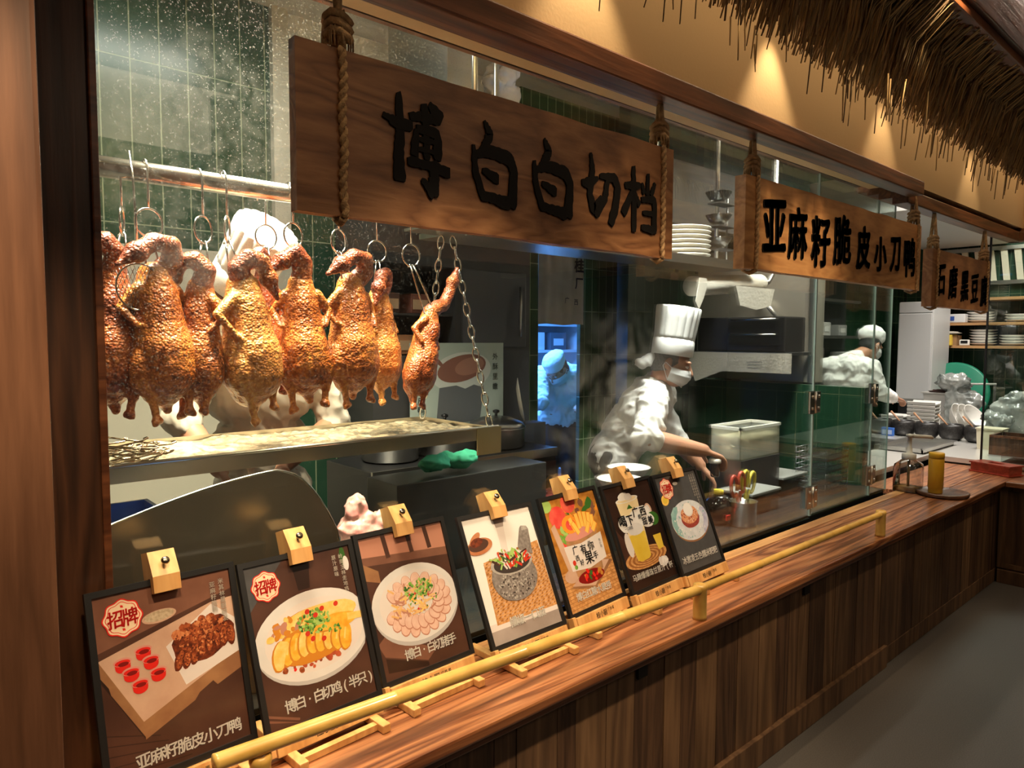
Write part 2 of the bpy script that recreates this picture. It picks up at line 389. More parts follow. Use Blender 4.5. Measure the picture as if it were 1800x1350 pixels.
# ================================================================ setting
FL = mat('grey_vinyl_floor', (.075, .070, .067), .5, c2=(.11, .103, .097), nscale=220)
struct('floor', MB().box((-3, -4, -.05), (12, 1.6, 0)).box((-3, 1.6, -.05), (12, 7, 0)), FL)
CEIL = mat('cream_ceiling_paint', (.52, .40, .27), .9)
struct('ceiling', MB().box((-3, -4, 3.0), (12, 1.42, 3.1)), CEIL)
KC = mat('kitchen_ceiling_panel', (.66, .66, .62), .6)
struct('ceiling_kitchen', MB().box((-1.2, 1.62, 3.2), (12, 3.6, 3.3)).box((2.4, 3.6, 2.8), (6.5, 6.2, 2.9)), KC)
RW = mat('dark_room_wall', (.10, .065, .04), .8)
struct('wall_rear', MB().box((-3, -4.1, 0), (12, -4, 3.0)), RW)
struct('wall_west', MB().box((-3.1, -4, 0), (-3, 1.42, 3.0)), RW)
# wall above the hatch and its return over the far counter
struct('wall_front', MB().box((-3, 1.42, 2.43), (6.28, 1.62, 3.3)), CREAM)
struct('wall_side', MB().box((6.28, -4, 2.43), (6.48, 1.62, 3.3)), CREAM)
struct('wall_end', MB().box((12, -4, 0), (12.1, 6.5, 3.3)), CREAM)
# heavy header beam with stepped moulding
def header(mb, x0, x1, dy, dz):
    mb.box((x0, 1.35 + dy, 2.36 + dz), (x1, 1.43 + dy, 2.43 + dz), 0, bev=.006)
    mb.box((x0, 1.425 + dy, 2.395 + dz), (x1 - .02, 1.50 + dy, 2.46 + dz), 1, bev=.004)
    mb.box((x0, 1.495 + dy, 2.425 + dz), (x1 - .03, 1.56 + dy, 2.48 + dz), 2, bev=.004)
    mb.box((x0, 1.555 + dy, 2.445 + dz), (x1 - .03, 1.68, 2.50 + dz), 2, bev=.004)
hb = MB(); header(hb, -1.2, 4.06, 0, 0); header(hb, 4.04, 6.30, .07, -.03)
struct('trim_1', hb, [W_BEAM, W_BEAM, W_MOULD])
hs = MB()
hs.box((6.20, -3, 2.33), (6.28, 1.50, 2.40), 0, bev=.006); hs.box((6.27, -3, 2.365), (6.36, 1.50, 2.43), 1); hs.box((6.35, -3, 2.40), (6.50, 1.6, 2.46), 1)
struct('trim_2', hs, [W_BEAM, W_MOULD])
# posts at the left
pm = MB(); pm.box((-.9, 1.22, 0), (.177, 1.6, 3.0), 0, bev=.008)
struct('trim_3', pm, W_POST)
pd = MB(); pd.box((.12, 1.62, 0), (.318, 1.70, 2.44), 0, bev=.005)
struct('trim_4', pd, W_DARK)
pe = MB(); pe.box((.316, 1.612, .692), (.331, 1.662, 2.445), 0, bev=.003)
struct('trim_5', pe, W_BEAM)

# kitchen shell
TG = tile('green_wall_tile', (.016, .052, .030), (.020, .064, .036), (.22, .27, .17), 'X', .118, .70, .0030)
TG2 = tile('dark_green_wall_tile', (.012, .040, .020), (.016, .050, .024), (.075, .10, .05), 'X', .1, .30, .0022)
TGE = tile('end_wall_green_tile', (.016, .05, .03), (.02, .06, .034), (.10, .14, .09), 'Y', .1, .3, .003)
PALE = mat('pale_splashback', (.52, .49, .40), .4)
kb = MB()
kb.box((-1.2, 3.4, 2.01), (1.44, 3.5, 3.3), 0); kb.box((-1.2, 3.39, 0), (1.44, 3.5, 2.01), 1)
kb.box((1.44, 3.36, 0), (1.52, 3.5, 3.3), 1)
kb.box((1.52, 3.4, 2.55), (3.2, 3.5, 3.3), 2); kb.box((1.52, 3.4, 0), (3.17, 3.5, 2.55), 0)
struct('wall_back', kb, [TG, PALE, mat('white_upper_wall', (.70, .69, .64), .7)])
TGO = tile('olive_green_tile', (.030, .080, .028), (.036, .09, .03), (.30, .38, .20), 'X', .075, .30, .003)
db = MB(); db.box((3.06, 3.37, 0), (3.225, 3.40, 2.4), 0); db.box((3.63, 3.37, 0), (4.6, 3.40, 2.4), 0); db.box((3.06, 3.37, 2.4), (4.6, 3.5, 3.3), 0)
struct('wall_doorway', db, TGO)
cb_ = MB(); cb_.box((3.82, 3.1, 0), (5.1, 3.2, 3.3), 0); cb_.box((5.1, 3.1, 0), (8.9, 3.2, 3.3), 0)
struct('wall_cook_line', cb_, TG2)
struct('wall_far', MB().box((8.9, -1, 0), (9.0, 3.2, 3.3)), TGE)
struct('wall_kitchen_west', MB().box((-1.25, 1.62, 0), (-1.2, 3.5, 3.3)), PALE)
BR = mat('back_room_wall', (.55, .60, .66), .6)
struct('wall_back_room', MB().box((2.4, 6.1, 0), (6.5, 6.2, 2.9)).box((2.35, 3.5, 0), (2.4, 6.2, 2.9)).box((6.5, 3.5, 0), (6.55, 6.2, 2.9)), BR)

# ================================================================ counter
ct = thing('serving_counter', 'long plank-fronted wooden serving counter under the glass', 'counter', (0, 1.3, 0))
tp = MB()
tp.box((.178, 1.25, .655), (5.925, 1.43, .688), 0, bev=.007); tp.box((.178, 1.432, .655), (5.925, 1.555, .688), 0, bev=.002); tp.box((.178, 1.557, .655), (4.6, 1.615, .690), 1, bev=.003)
tp.box((4.6, 1.557, .655), (5.925, 1.80, .688), 0, bev=.003)
tp.build('countertop', [W_TOP, W_STRIP], ct)
R_.seed(3); pk = MB(); x = .178; last = -1
while x < 5.48:
    wd = R_.choice((.075, .09, .11, .13, .15)); k = R_.choice([i for i in range(4) if i != last]); last = k
    pk.box((x, 1.30 + R_.uniform(0, .004), .08), (min(x + wd, 5.5) - .0025, 1.34, .655), k); x += wd
pk.build('plank_front', W_PLK, ct)
bb = MB(); bb.box((.178, 1.285, 0), (3.62, 1.33, .11), 0, bev=.004); bb.box((3.62, 1.298, 0), (5.5, 1.33, .09), 0, bev=.004); bb.build('skirting', W_PLK[1], ct)
lp = MB(); lp.box((.178, 1.268, .628), (5.42, 1.30, .656), 0, bev=.004); lp.build('edge_moulding', W_BEAM, ct)
for cx in (1.69, 2.76):
    MB().box((cx - .022, 1.292, .575), (cx + .022, 1.302, .632), 0).build('black_outlet', mat('dark_socket_hole', (.004, .003, .003), .6), ct)
fc = thing('return_counter', 'panelled wooden return counter at the far end', 'counter', (5.5, 1.0, 0))
MB().box((5.42, -2.5, .655), (5.925, 1.249, .688), 0, bev=.005).build('countertop', wood('far_countertop_wood', (.07, .020, .009), (.36, .14, .055), (.2, .07, .027), 'y', 10, 22, .33, .35, .3), fc)
fp = MB(); fp.box((5.50, -2.5, .0), (5.54, 1.30, .655), 0)
for y in (1.27, .70, .13, -.45): fp.box((5.485, y - .02, .10), (5.5, y + .02, .64), 1)
for z in (.10, .62): fp.box((5.487, -2.5, z), (5.5, 1.29, z + .03), 1)
fp.build('panel_front', [W_PLK[0], W_PLK[3]], fc)
MB().box((5.47, -2.5, 0), (5.52, 1.285, .09), 0, bev=.004).build('skirting', W_PLK[1], fc)

# ================================================================ bamboo rail
BAM = mat('varnished_bamboo', (.55, .31, .065), .3, coat=.35, c2=(.68, .42, .11), nscale=14)
rl = thing('bamboo_guard_rail', 'bamboo guard rail on posts running along the counter front', 'rail', (1.96, 1.28, .688))
def culm(a, b, r, n=5):
    a = Vector(a); b = Vector(b); P = []; rr = []
    for i in range(n):
        p = a + (b - a) * (i / n); q = a + (b - a) * ((i + 1) / n); d = (b - a).normalized() * .004
        P += [p, p + d * 1.2, q - d * 1.2, q - d * .4]; rr += [r * 1.0, r * .97, r * .97, r * 1.07]
    P.append(b); rr.append(r); return P, rr
for a, b in (((.415, 1.28, .836), (1.955, 1.28, .789)), ((1.985, 1.28, .789), (3.46, 1.28, .792))):
    P, rr = culm(a, b, .0165 if a[0] < 1 else .0145, 4); MB().tube(P, rr, 16).build('rail', BAM, rl)
for px, top, r in ((1.97, .805, .0225), (3.46, .81, .022), (.50, .818, .02)):
    MB().lathe([(r * 1.05, .6885), (r, .70), (r * .97, top - .02), (r * 1.08, top - .012), (r, top), (r * .7, top), (.004, top - .006)], (px, 1.28, 0), 18).build('post', BAM, rl)

# ================================================================ hanging signs
def stroke(mb, pts, M, seed):
    """tapering brush stroke through (x, y, w) in 0..100, y down"""
    rr = random.Random(seed); P = []
    n = len(pts)
    for i in range(n - 1):
        k = 7
        for j in range(k):
            t = j / k; a = pts[i]; b = pts[i + 1]; P.append([a[q] + (b[q] - a[q]) * t for q in range(3)])
    P.append(list(pts[-1])); L = []; Rr = []
    for it in range(2):
        Q = [P[0]] + [[(P[i - 1][q] + 2 * P[i][q] + P[i + 1][q]) / 4 for q in range(3)] for i in range(1, len(P) - 1)] + [P[-1]]; P = Q
    for i, (x, y, w_) in enumerate(P):
        a = P[max(i - 1, 0)]; b = P[min(i + 1, len(P) - 1)]; dx, dy = b[0] - a[0], b[1] - a[1]; l = math.hypot(dx, dy) or 1; nx, ny = -dy / l, dx / l
        e = w_ / 2 * (1 if 0 < i < len(P) - 1 else .75)
        sk = (dx / l * e * .35, dy / l * e * .35)
        L.append((x + nx * e + rr.uniform(-.9, .9) + (sk[0] if i == len(P) - 1 else 0), y + ny * e + rr.uniform(-.9, .9))); Rr.append((x - nx * e + rr.uniform(-.9, .9), y - ny * e + rr.uniform(-.9, .9) - (sk[1] if i == 0 else 0)))
    vs = []; k = len(P)
    for z in (0, 1):
        vs += [(q[0], q[1], z) for q in L] + [(q[0], q[1], z) for q in Rr]
    fs = []
    for i in range(k - 1):
        fs += [(2 * k + i, 3 * k + i, 3 * k + i + 1, 2 * k + i + 1), (i, i + 1, 3 * k - k + i + 1, 2 * k + i), (k + i, 3 * k + i, 3 * k + i + 1, k + i + 1)]
    fs += [(0, 2 * k, 3 * k, k), (k - 1, 2 * k - 1, 4 * k - 1, 3 * k - 1)]
    mb.add(vs, fs, 0, False, M)
BRUSH = {
 '博': [[(22, 0, 8), (24, 40, 13), (22, 66, 14), (23, 88, 19)], [(0, 25, 5), (20, 31, 12), (42, 30, 11)], [(38, 21, 8), (60, 18, 11), (82, 18, 11)], [(68, 4, 9), (86, 17, 17)],
        [(60, 6, 10), (63, 40, 10), (64, 62, 9)], [(48, 32, 8), (45, 60, 13)], [(48, 31, 8), (80, 32, 12), (81, 60, 13)], [(50, 42, 5), (78, 42, 6)], [(50, 52, 5), (78, 52, 6)],
        [(35, 66, 10), (66, 67, 10), (99, 71, 14)], [(74, 62, 11), (75, 80, 15), (73, 98, 17)], [(74, 97, 13), (56, 82, 6)]],
 '白': [[(27, 0, 5), (40, 15, 16), (30, 26, 13), (18, 38, 9)], [(3, 31, 7), (6, 60, 14), (24, 91, 13)], [(8, 41, 9), (40, 34, 15), (84, 38, 18), (96, 52, 17), (90, 98, 24)], [(22, 58, 8), (58, 66, 15)], [(18, 88, 11), (50, 90, 13), (84, 93, 18)]],
 '切': [[(0, 46, 8), (16, 45, 17), (42, 34, 8)], [(23, 0, 5), (28, 25, 14), (21, 60, 13), (32, 84, 18), (52, 60, 6)], [(46, 31, 8), (86, 28, 15), (97, 42, 16), (90, 75, 18), (78, 100, 15)], [(68, 34, 11), (62, 62, 14), (38, 92, 9)]],
 '档': [[(3, 31, 8), (24, 29, 14), (50, 26, 9)], [(28, 0, 11), (31, 40, 13), (32, 99, 15)], [(28, 36, 10), (0, 74, 17)], [(34, 40, 8), (48, 58, 13)], [(74, 6, 8), (72, 40, 13)], [(54, 22, 7), (62, 38, 11)], [(96, 18, 8), (84, 38, 10)],
        [(54, 47, 9), (96, 43, 14), (95, 97, 16)], [(58, 66, 7), (92, 66, 10)], [(54, 89, 10), (94, 92, 14)]]}
def rope(mb, x, ytop, z0, z1, y, r=.008, th=.045, seed=0):
    """two-ply loop round the board, twisted, with a frayed knot above"""
    rr = random.Random(seed)
    for ph in (0, PI):
        P = []
        k = 44
        for i in range(k + 1):
            z = z0 + (z1 - z0) * i / k; a = i * 1.1 + ph; P.append((x + math.cos(a) * r * .55 + math.sin(i * .35 + seed) * .002, y - .005 + math.sin(a) * r * .3, z))
        mb.tube(P, r * .62, 6)
    mb.tube([(x, y - .004, z0), (x, y + th / 2, z0 - r), (x, y + th + .004, z0), (x, y + th + .004, z1)], r * .9, 8)
    for s in (-1, 1): mb.tube([(x, y + th * .5 + s * .02, z1), (x + s * .008, y + th / 2 + s * .012, (z1 + ytop) / 2), (x + s * .003, y + th / 2, ytop)], r * .9, 7)
def sign(nm, label, cx, zc, wd, ht, th, y, W, ropes, chars, kn):
    s = thing(nm, label, 'sign', (cx, y, zc), None)
    b = MB(); nx, nz = 26, 8
    lo = []; hi = []
    rr = random.Random(len(label))
    for i in range(nx + 1):
        u = -wd / 2 + wd * i / nx; lo.append((u, -ht / 2 + .004 * mnoise.noise(Vector((u * 6, 1, zc))) - .0)); hi.append((u, ht / 2 + .005 * mnoise.noise(Vector((u * 6, 7, zc)))))
    b.prism(lo + hi[::-1], th, facing((cx, y + th, zc)))
    b.build('board', W, s)
    for i, rx in enumerate(ropes):
        m = MB(); rope(m, cx + rx, kn, zc - ht / 2 - .004, zc + ht / 2 + .002, y, .0098, th, i + len(label))
        for t in range(3): m.tube([(cx + rx + .027 * math.cos(a), y + th / 2 + .023 * math.sin(a), zc + ht / 2 + .03 + t * .018 + .006 * math.sin(2 * a)) for a in [q * PI / 5 for q in range(10)]], .0095, 6, closed=True)
        for t in range(26):
            a = R_.uniform(0, 2 * PI); m.tube([(cx + rx + .015 * math.cos(a), y + th / 2 + .015 * math.sin(a), zc + ht / 2 + .085), (cx + rx + .034 * math.cos(a), y + th / 2 + .028 * math.sin(a), zc + ht / 2 + .03), (cx + rx + .034 * math.cos(a), y + th / 2 + .03 * math.sin(a), zc + ht / 2 - R_.uniform(-.004, .0))], .0022, 4)
        m.build('rope', JUTE, s)
    L = MB(); chars(L, s, facing((cx, y, zc)))
    L.build('lettering', INK, s)
    return s
def ch1(L, s, F):
    # glyph boxes in board coordinates: centre x, centre y, width, height
    for i, (c, u, v, gw, gh) in enumerate((('博', -.353, .005, .185, .225), ('白', -.118, .0, .145, .21), ('白', .092, -.003, .150, .205), ('切', .290, -.002, .165, .195), ('档', .475, -.012, .160, .20))):
        M = F @ T((u - gw / 2, v + gh / 2, 0)) @ Matrix.Diagonal((gw / 100, -gh / 100, .005, 1))
        for j, st in enumerate(BRUSH[c]): stroke(L, st, M @ T((0, 0, j * .02)), i * 31 + j)
def ch2(L, s, F):
    for i, (c, u, sz, sy) in enumerate(zip('亚麻籽脆皮小刀鸭', (-.685, -.495, -.285, -.075, .155, .355, .545, .735), (.19, .165, .18, .18, .155, .15, .14, .165), (.235, .215, .225, .225, .205, .175, .20, .21))):
        put(L, c, u, .005 - .012 * (i % 3), sz, sy, F, 0, .028, shear=.08, slant=-.03, rough=.022, thick=.005)
def ch3(L, s, F):
    for i, (c, u) in enumerate(zip('石磨黑豆腐', (-.40, -.19, .03, .23, .43))):
        put(L, c, u, .0 - .008 * i, .15, .20, F, 0, .026, shear=.1, slant=-.03, rough=.022, thick=.005)
sign('hanging_sign', 'nearest and largest hanging wooden sign, over the roast ducks, lettered 博白白切档', 1.297, 2.05, 1.30, .352, .030, 1.40, W_SIGN, (-.545, .592), ch1, 2.42)
sign('hanging_sign', 'middle hanging wooden sign of golden grain lettered 亚麻籽脆皮小刀鸭', 3.305, 2.05, 1.80, .345, .045, 1.405, W_SIGN2, (-.82, .845), ch2, 2.42)
sign('hanging_sign', 'farthest and smallest hanging wooden sign lettered 石磨黑豆腐', 4.985, 1.965, 1.09, .325, .05, 1.42, W_SIGN3, (-.47, .49), ch3, 2.36)

# ================================================================ glass screens
def hz(N, L, tc):
    def math2(op, a, b):
        n = N.new('ShaderNodeMath'); n.operation = op
        for i, q in enumerate((a, b)):
            if hasattr(q, 'is_linked') or hasattr(q, 'links'): L.new(q, n.inputs[i])
            else: n.inputs[i].default_value = q
        n.use_clamp = True; return n.outputs[0]
    def noi(scale, detail=3, vec=None, dist=0):
        n = N.new('ShaderNodeTexNoise'); n.inputs['Scale'].default_value = scale; n.inputs['Detail'].default_value = detail; n.inputs['Distortion'].default_value = dist
        L.new(vec or tc.outputs['Object'], n.inputs['Vector']); return n.outputs['Fac']
    def rng(v, a, b, c=0, d=1):
        n = N.new('ShaderNodeMapRange'); L.new(v, n.inputs[0])
        for i, q in enumerate((a, b, c, d)): n.inputs[i + 1].default_value = q
        return n.outputs[0]
    def dist(c, sx, sz):
        m = N.new('ShaderNodeMapping'); m.inputs['Location'].default_value = (-c[0] * sx, 0, -c[1] * sz); m.inputs['Scale'].default_value = (sx, 0, sz)
        L.new(tc.outputs['Object'], m.inputs['Vector']); l = N.new('ShaderNodeVectorMath'); l.operation = 'LENGTH'; L.new(m.outputs[0], l.inputs[0]); return l.outputs['Value']
    # droplets and grease specks, thickest in the top left corner
    sp = rng(noi(230, 2), .635, .70)
    reg = rng(dist((.62, 2.35), 1.1, 1.0), .25, 1.0, 1, .06)
    sp = math2('MULTIPLY', sp, math2('MULTIPLY', reg, .30))
    film = math2('MULTIPLY', rng(dist((.80, 2.42), 1.1, 1.6), .05, .62, 1, 0), .008)
    # a wiped arc
    dd = dist((.545, 2.0), 1.0, .72); ring = rng(math2('ABSOLUTE', math2('SUBTRACT', dd, .185), 0), .0, .032, 1, 0)
    st = math2('MULTIPLY', ring, math2('MULTIPLY', rng(noi(26, 4, None, 1), .35, .75), .07))
    # breath of steam beside the cook
    fog = rng(dist((2.02, 1.30), 1.25, 1.35), .05, .62, 1, 0)
    fog = math2('MULTIPLY', fog, math2('MULTIPLY', rng(noi(4.2, 7, None, 2.6), .40, .95), .34))
    base = rng(noi(1.3, 3), .4, .8, .0, .005)
    return math2('ADD', math2('ADD', sp, film), math2('ADD', math2('ADD', st, fog), base))
GL = clear('grease_specked_glass', (.93, .97, .95), .055, hz)
GLC = clear('clear_screen_glass', (.88, .95, .91), .06)
struct('window_1', MB().box((.3315, 1.650, .690), (3.525, 1.658, 2.445)), GL)
struct('window_2', MB().box((3.535, 1.650, .700), (4.265, 1.658, 2.445)), GLC)
struct('window_3', MB().box((4.275, 1.650, .692), (4.515, 1.658, 2.445)), GLC)
ge = MB()
for x in (3.5262, 3.5332, 4.2662, 4.2732, 4.5162): ge.box((x - .0012, 1.6498, .70), (x + .0012, 1.6582, 2.44))
struct('trim_6', ge, GLASS_EDGE)
struct('window_4', MB().box((5.90, 1.02, .690), (5.908, 1.51, 2.36)), GLC)
struct('window_5', MB().box((5.90, -.8, .690), (5.908, 1.01, 2.36)), GLC)
struct('trim_7', MB().box((5.898, 1.51, .69), (5.91, 1.522, 2.36)), BLACK)
struct('trim_8', MB().box((5.898, 1.012, .69), (5.91, 1.018, 2.36)), mat('pale_glass_edge', (.45, .58, .52), .15))
PANE = {3.53: bpy.data.objects['window_2'], 4.27: bpy.data.objects['window_3']}
for x, z in ((3.53, 1.29), (3.53, .80), (4.27, 1.30), (4.27, .82)):
    hm = MB(); hm.tube([(x, 1.64, z - .055), (x, 1.64, z + .055)], .007, 10); h = hm.build('hinge', STEEL, PANE[x])
    for sx in (-1, 1):
        p = MB(); p.box((x + sx * .006, 1.640, z - .055), (x + sx * .056, 1.650, z + .055), 0, bev=.003); p.tube([(x + sx * .034, 1.641, z + .03), (x + sx * .034, 1.634, z + .03)], .008, 10); p.tube([(x + sx * .034, 1.641, z - .03), (x + sx * .034, 1.634, z - .03)], .008, 10)
        p.build('hinge_plate', STEEL, h)

# ================================================================ thatch
STR = [mat('straw_%s' % n, c, .75, c2=d, nscale=20) for n, c, d in (('gold', (.36, .23, .09), (.5, .34, .15)), ('grey', (.22, .15, .075), (.33, .24, .12)), ('umber', (.10, .06, .03), (.18, .11, .05)))]
th = MB(); R_.seed(11)
for i in range(4600):
    X = R_.uniform(.9, 6.05); lay = R_.random()
    # root up at the board, tip hanging down towards the wall
    root = Vector((X, .80 + .05 * lay, 2.70 + .10 * lay + R_.uniform(-.02, .02)))
    Ln = R_.uniform(.26, .40); ang = math.radians(R_.uniform(44, 60)); lat = R_.uniform(.0, .42)
    tip = root + Vector((lat * Ln, math.cos(ang) * Ln * .95, -math.sin(ang) * Ln * (.8 + .25 * lay))); mid = (root + tip) / 2 + Vector((0, .03, .035))
    k = R_.choice((0, 0, 1, 1, 1, 2)); th.tube([root, mid, tip], [.0035, .0032, R_.uniform(.0018, .003)], 4, k)
for i in range(160):
    X = R_.uniform(.9, 6.05); z = R_.uniform(2.44, 2.52); y = .80 + R_.uniform(.16, .30)
    th.tube([(X, y, z + .02), (X + R_.uniform(-.02, .03), y + .012, z - R_.uniform(.03, .13))], [.003, .0018], 4, R_.choice((0, 1, 2)))
so = th.build('thatch_straw', STR); tag(so, 'fringe of dry straw thatch hanging from the ceiling board', 'thatch', None, 'stuff')
tb = MB(); tb.box((.6, .775, 2.72), (6.2, .80, 2.995), 0, bev=.004); tb.box((.6, .795, 2.69), (6.2, .86, 2.75), 0, bev=.004)
solo('thatch_board', tb, W_BEAM, 'red brown board along the ceiling that holds the straw fringe', 'board', (4, .8, 2.72))
# ================================================================ menu boards on easels
def pm_(name, c, c2=None, ns=30, rough=.32): return mat('print_' + name, c, rough, coat=.25, c2=c2, nscale=ns)
PB = pm_('brown_table', (.055, .022, .014), (.085, .035, .022), 9); PB2 = pm_('mid_brown', (.16, .065, .04), (.21, .09, .055), 14); PB3 = pm_('deep_brown', (.022, .010, .007), (.035, .015, .01), 9)
PTAN = pm_('board_tan', (.50, .30, .21), (.58, .37, .26), 16); PTAND = pm_('board_side', (.25, .11, .05), (.33, .16, .07), 20)
PPAPER = pm_('paper', (.66, .58, .54)); PW = pm_('white', (.74, .70, .66)); PW2 = pm_('plate_white', (.60, .56, .54), (.68, .64, .61), 8); PW3 = pm_('plate_shade', (.44, .41, .40)); PCREAM = pm_('badge_cream', (.80, .60, .40))
PRED = pm_('red', (.66, .02, .012)); PWINE = pm_('wine', (.20, .008, .006)); PROSE = pm_('rose_glass', (.62, .25, .20))
PM1 = pm_('roast_dark', (.06, .012, .006), (.20, .04, .014), 110); PM2 = pm_('roast', (.17, .032, .010), (.42, .10, .03), 140); PM3 = pm_('roast_light', (.42, .11, .04), (.62, .24, .09), 140)
PGR = pm_('grain', (.40, .30, .19), (.58, .46, .32), 160)
PY1 = pm_('chicken', (.70, .29, .015), (.84, .46, .06), 45); PY2 = pm_('chicken_pale', (.78, .43, .07), (.86, .58, .20), 45); PY3 = pm_('chicken_edge', (.55, .20, .02))
PG1 = pm_('scallion', (.10, .26, .03), (.25, .42, .08), 90); PG2 = pm_('scallion_light', (.34, .50, .13)); PG3 = pm_('leaf_dark', (.04, .13, .02))
PCH = pm_('chilli', (.55, .035, .015)); PSAUCE = pm_('sauce', (.34, .05, .02), (.5, .1, .04), 60)
PH1 = pm_('pork', (.66, .40, .31), (.74, .50, .40), 40); PH2 = pm_('pork_edge', (.46, .20, .13)); PH3 = pm_('peel_orange', (.66, .34, .12), (.76, .48, .2), 50)
PST1 = pm_('stone', (.16, .13, .115), (.26, .22, .20), 120); PST2 = pm_('stone_light', (.34, .30, .27), (.42, .38, .34), 120); PST3 = pm_('stone_dark', (.045, .032, .028))
PWV = pm_('rattan', (.42, .18, .05), (.66, .34, .13), 75); PWVD = pm_('rattan_gap', (.30, .11, .03)); PCLAY = pm_('clay', (.40, .13, .05), (.5, .2, .09), 20); PCLOTH = pm_('cloth', (.27, .215, .19), (.38, .31, .28), 8)
PFR = pm_('fruit_yellow', (.85, .52, .10)); PFR2 = pm_('fruit_orange', (.80, .28, .03)); PFRR = pm_('apple_red', (.62, .03, .03), (.75, .12, .08), 20); PAUT = pm_('autumn', (.30, .10, .015), (.55, .24, .04), 25); PJAR = pm_('jar_glass', (.30, .16, .07), (.45, .22, .1), 30)
PJ1 = pm_('juice', (.62, .40, .03), (.74, .52, .07), 8); PJ2 = pm_('juice_milk', (.76, .60, .34)); PGREY = pm_('slate', (.060, .058, .060), (.075, .072, .074), 30)
PBL1 = pm_('glaze_teal', (.16, .36, .34), (.34, .48, .46), 26); PBL2 = pm_('glaze_pale', (.52, .54, .56), (.64, .64, .66), 40); PBL3 = pm_('glaze_violet', (.34, .33, .48), (.5, .5, .6), 30); PRI = pm_('rice', (.58, .22, .10), (.72, .36, .18), 140); PRID = pm_('rice_dark', (.24, .03, .03), (.36, .08, .05), 140)
WHT = mat('print_lettering_white', (.82, .79, .73), .4); DIMW = mat('print_lettering_small', (.62, .56, .48), .4); REDT = mat('print_lettering_red', (.68, .015, .01), .4); BLKT = mat('print_lettering_black', (.012, .010, .010), .4)
class Art:
    def __init__(s, w_, h_): s.w, s.h = w_, h_; s.mb = MB(); s.ms = []; s.k = 0; s.L = MB(); s.lm = [WHT, DIMW, REDT, BLKT]
    def mi(s, m):
        if m not in s.ms: s.ms.append(m)
        return s.ms.index(m)
    def P(s, u, v): return ((u - .5) * s.w, v * s.h)
    def poly(s, pts, m):
        s.k += 1; Q = []
        for u, v in pts: Q.append(s.P(min(max(u, .0), 1.), min(max(v, .0), 1.)))
        s.mb.flat(Q, s.k * 3.2e-6, None, s.mi(m))
    def blob(s, u, v, ru, rv, m, rot=0, n=22, noise=0., sd=0):
        pts = []
        for i in range(n):
            a = 2 * PI * i / n; q = 1 + noise * mnoise.noise(Vector((math.cos(a) * 1.6 + sd, math.sin(a) * 1.6, sd * 2.2))) * 2
            x, y = ru * math.cos(a) * q * s.w, rv * math.sin(a) * q * s.h
            pts.append((u + (x * math.cos(rot) - y * math.sin(rot)) / s.w, v + (x * math.sin(rot) + y * math.cos(rot)) / s.h))
        s.poly(pts, m)
    def bar(s, u0, v0, u1, v1, w_, m):
        ax, ay = u0 * s.w, v0 * s.h; bx, by = u1 * s.w, v1 * s.h; l = math.hypot(bx - ax, by - ay); nx, ny = -(by - ay) / l * w_ / 2 * s.w, (bx - ax) / l * w_ / 2 * s.w
        s.poly([((ax + nx) / s.w, (ay + ny) / s.h), ((bx + nx) / s.w, (by + ny) / s.h), ((bx - nx) / s.w, (by - ny) / s.h), ((ax - nx) / s.w, (ay - ny) / s.h)], m)
    def scat(s, u, v, ru, rv, n, r0, r1, ms, sd=0, asp=.6):
        rr = random.Random(sd)
        for i in range(n):
            a = rr.uniform(0, 2 * PI); q = math.sqrt(rr.random()); s.blob(u + ru * q * math.cos(a), v + rv * q * math.sin(a), rr.uniform(r0, r1), rr.uniform(r0, r1) * asp, rr.choice(ms), rr.uniform(0, PI), 9, .12, i)
    def text(s, t, u, v, size, mi, step=None, vert=False, off=.014, **kw):
        x, y = s.P(u, v); st = (0, -size * 1.08) if vert else (step or size * .98, 0)
        s.k += 1; write(s.L, t, x, y, size, st, None, .0034, off=off, mi=mi, **kw)
    def badge(s, u, v, r):
        rv = r * s.w / s.h; q = r
        for k, m in ((1.0, PRED), (.93, PCREAM), (.84, PRED), (.80, PCREAM)):
            pts = []
            for i in range(48):
                a = 2 * PI * i / 48; e = k * (1 + .055 * math.cos(8 * a)); pts.append((u + r * e * math.cos(a), v + rv * e * math.sin(a)))
            s.poly(pts, m)
        for dv in (.62, -.62): s.blob(u, v + dv * rv, .011, .011, PRED, PI / 4, 4)
        x, y = s.P(u, v); sz = r * s.w * .86
        for i, c in enumerate('招牌'): put(s.L, c, x + (i - .5) * sz * .86, y, sz * .98, sz * 1.15, None, .0034, .022, mi=2, shear=.05)
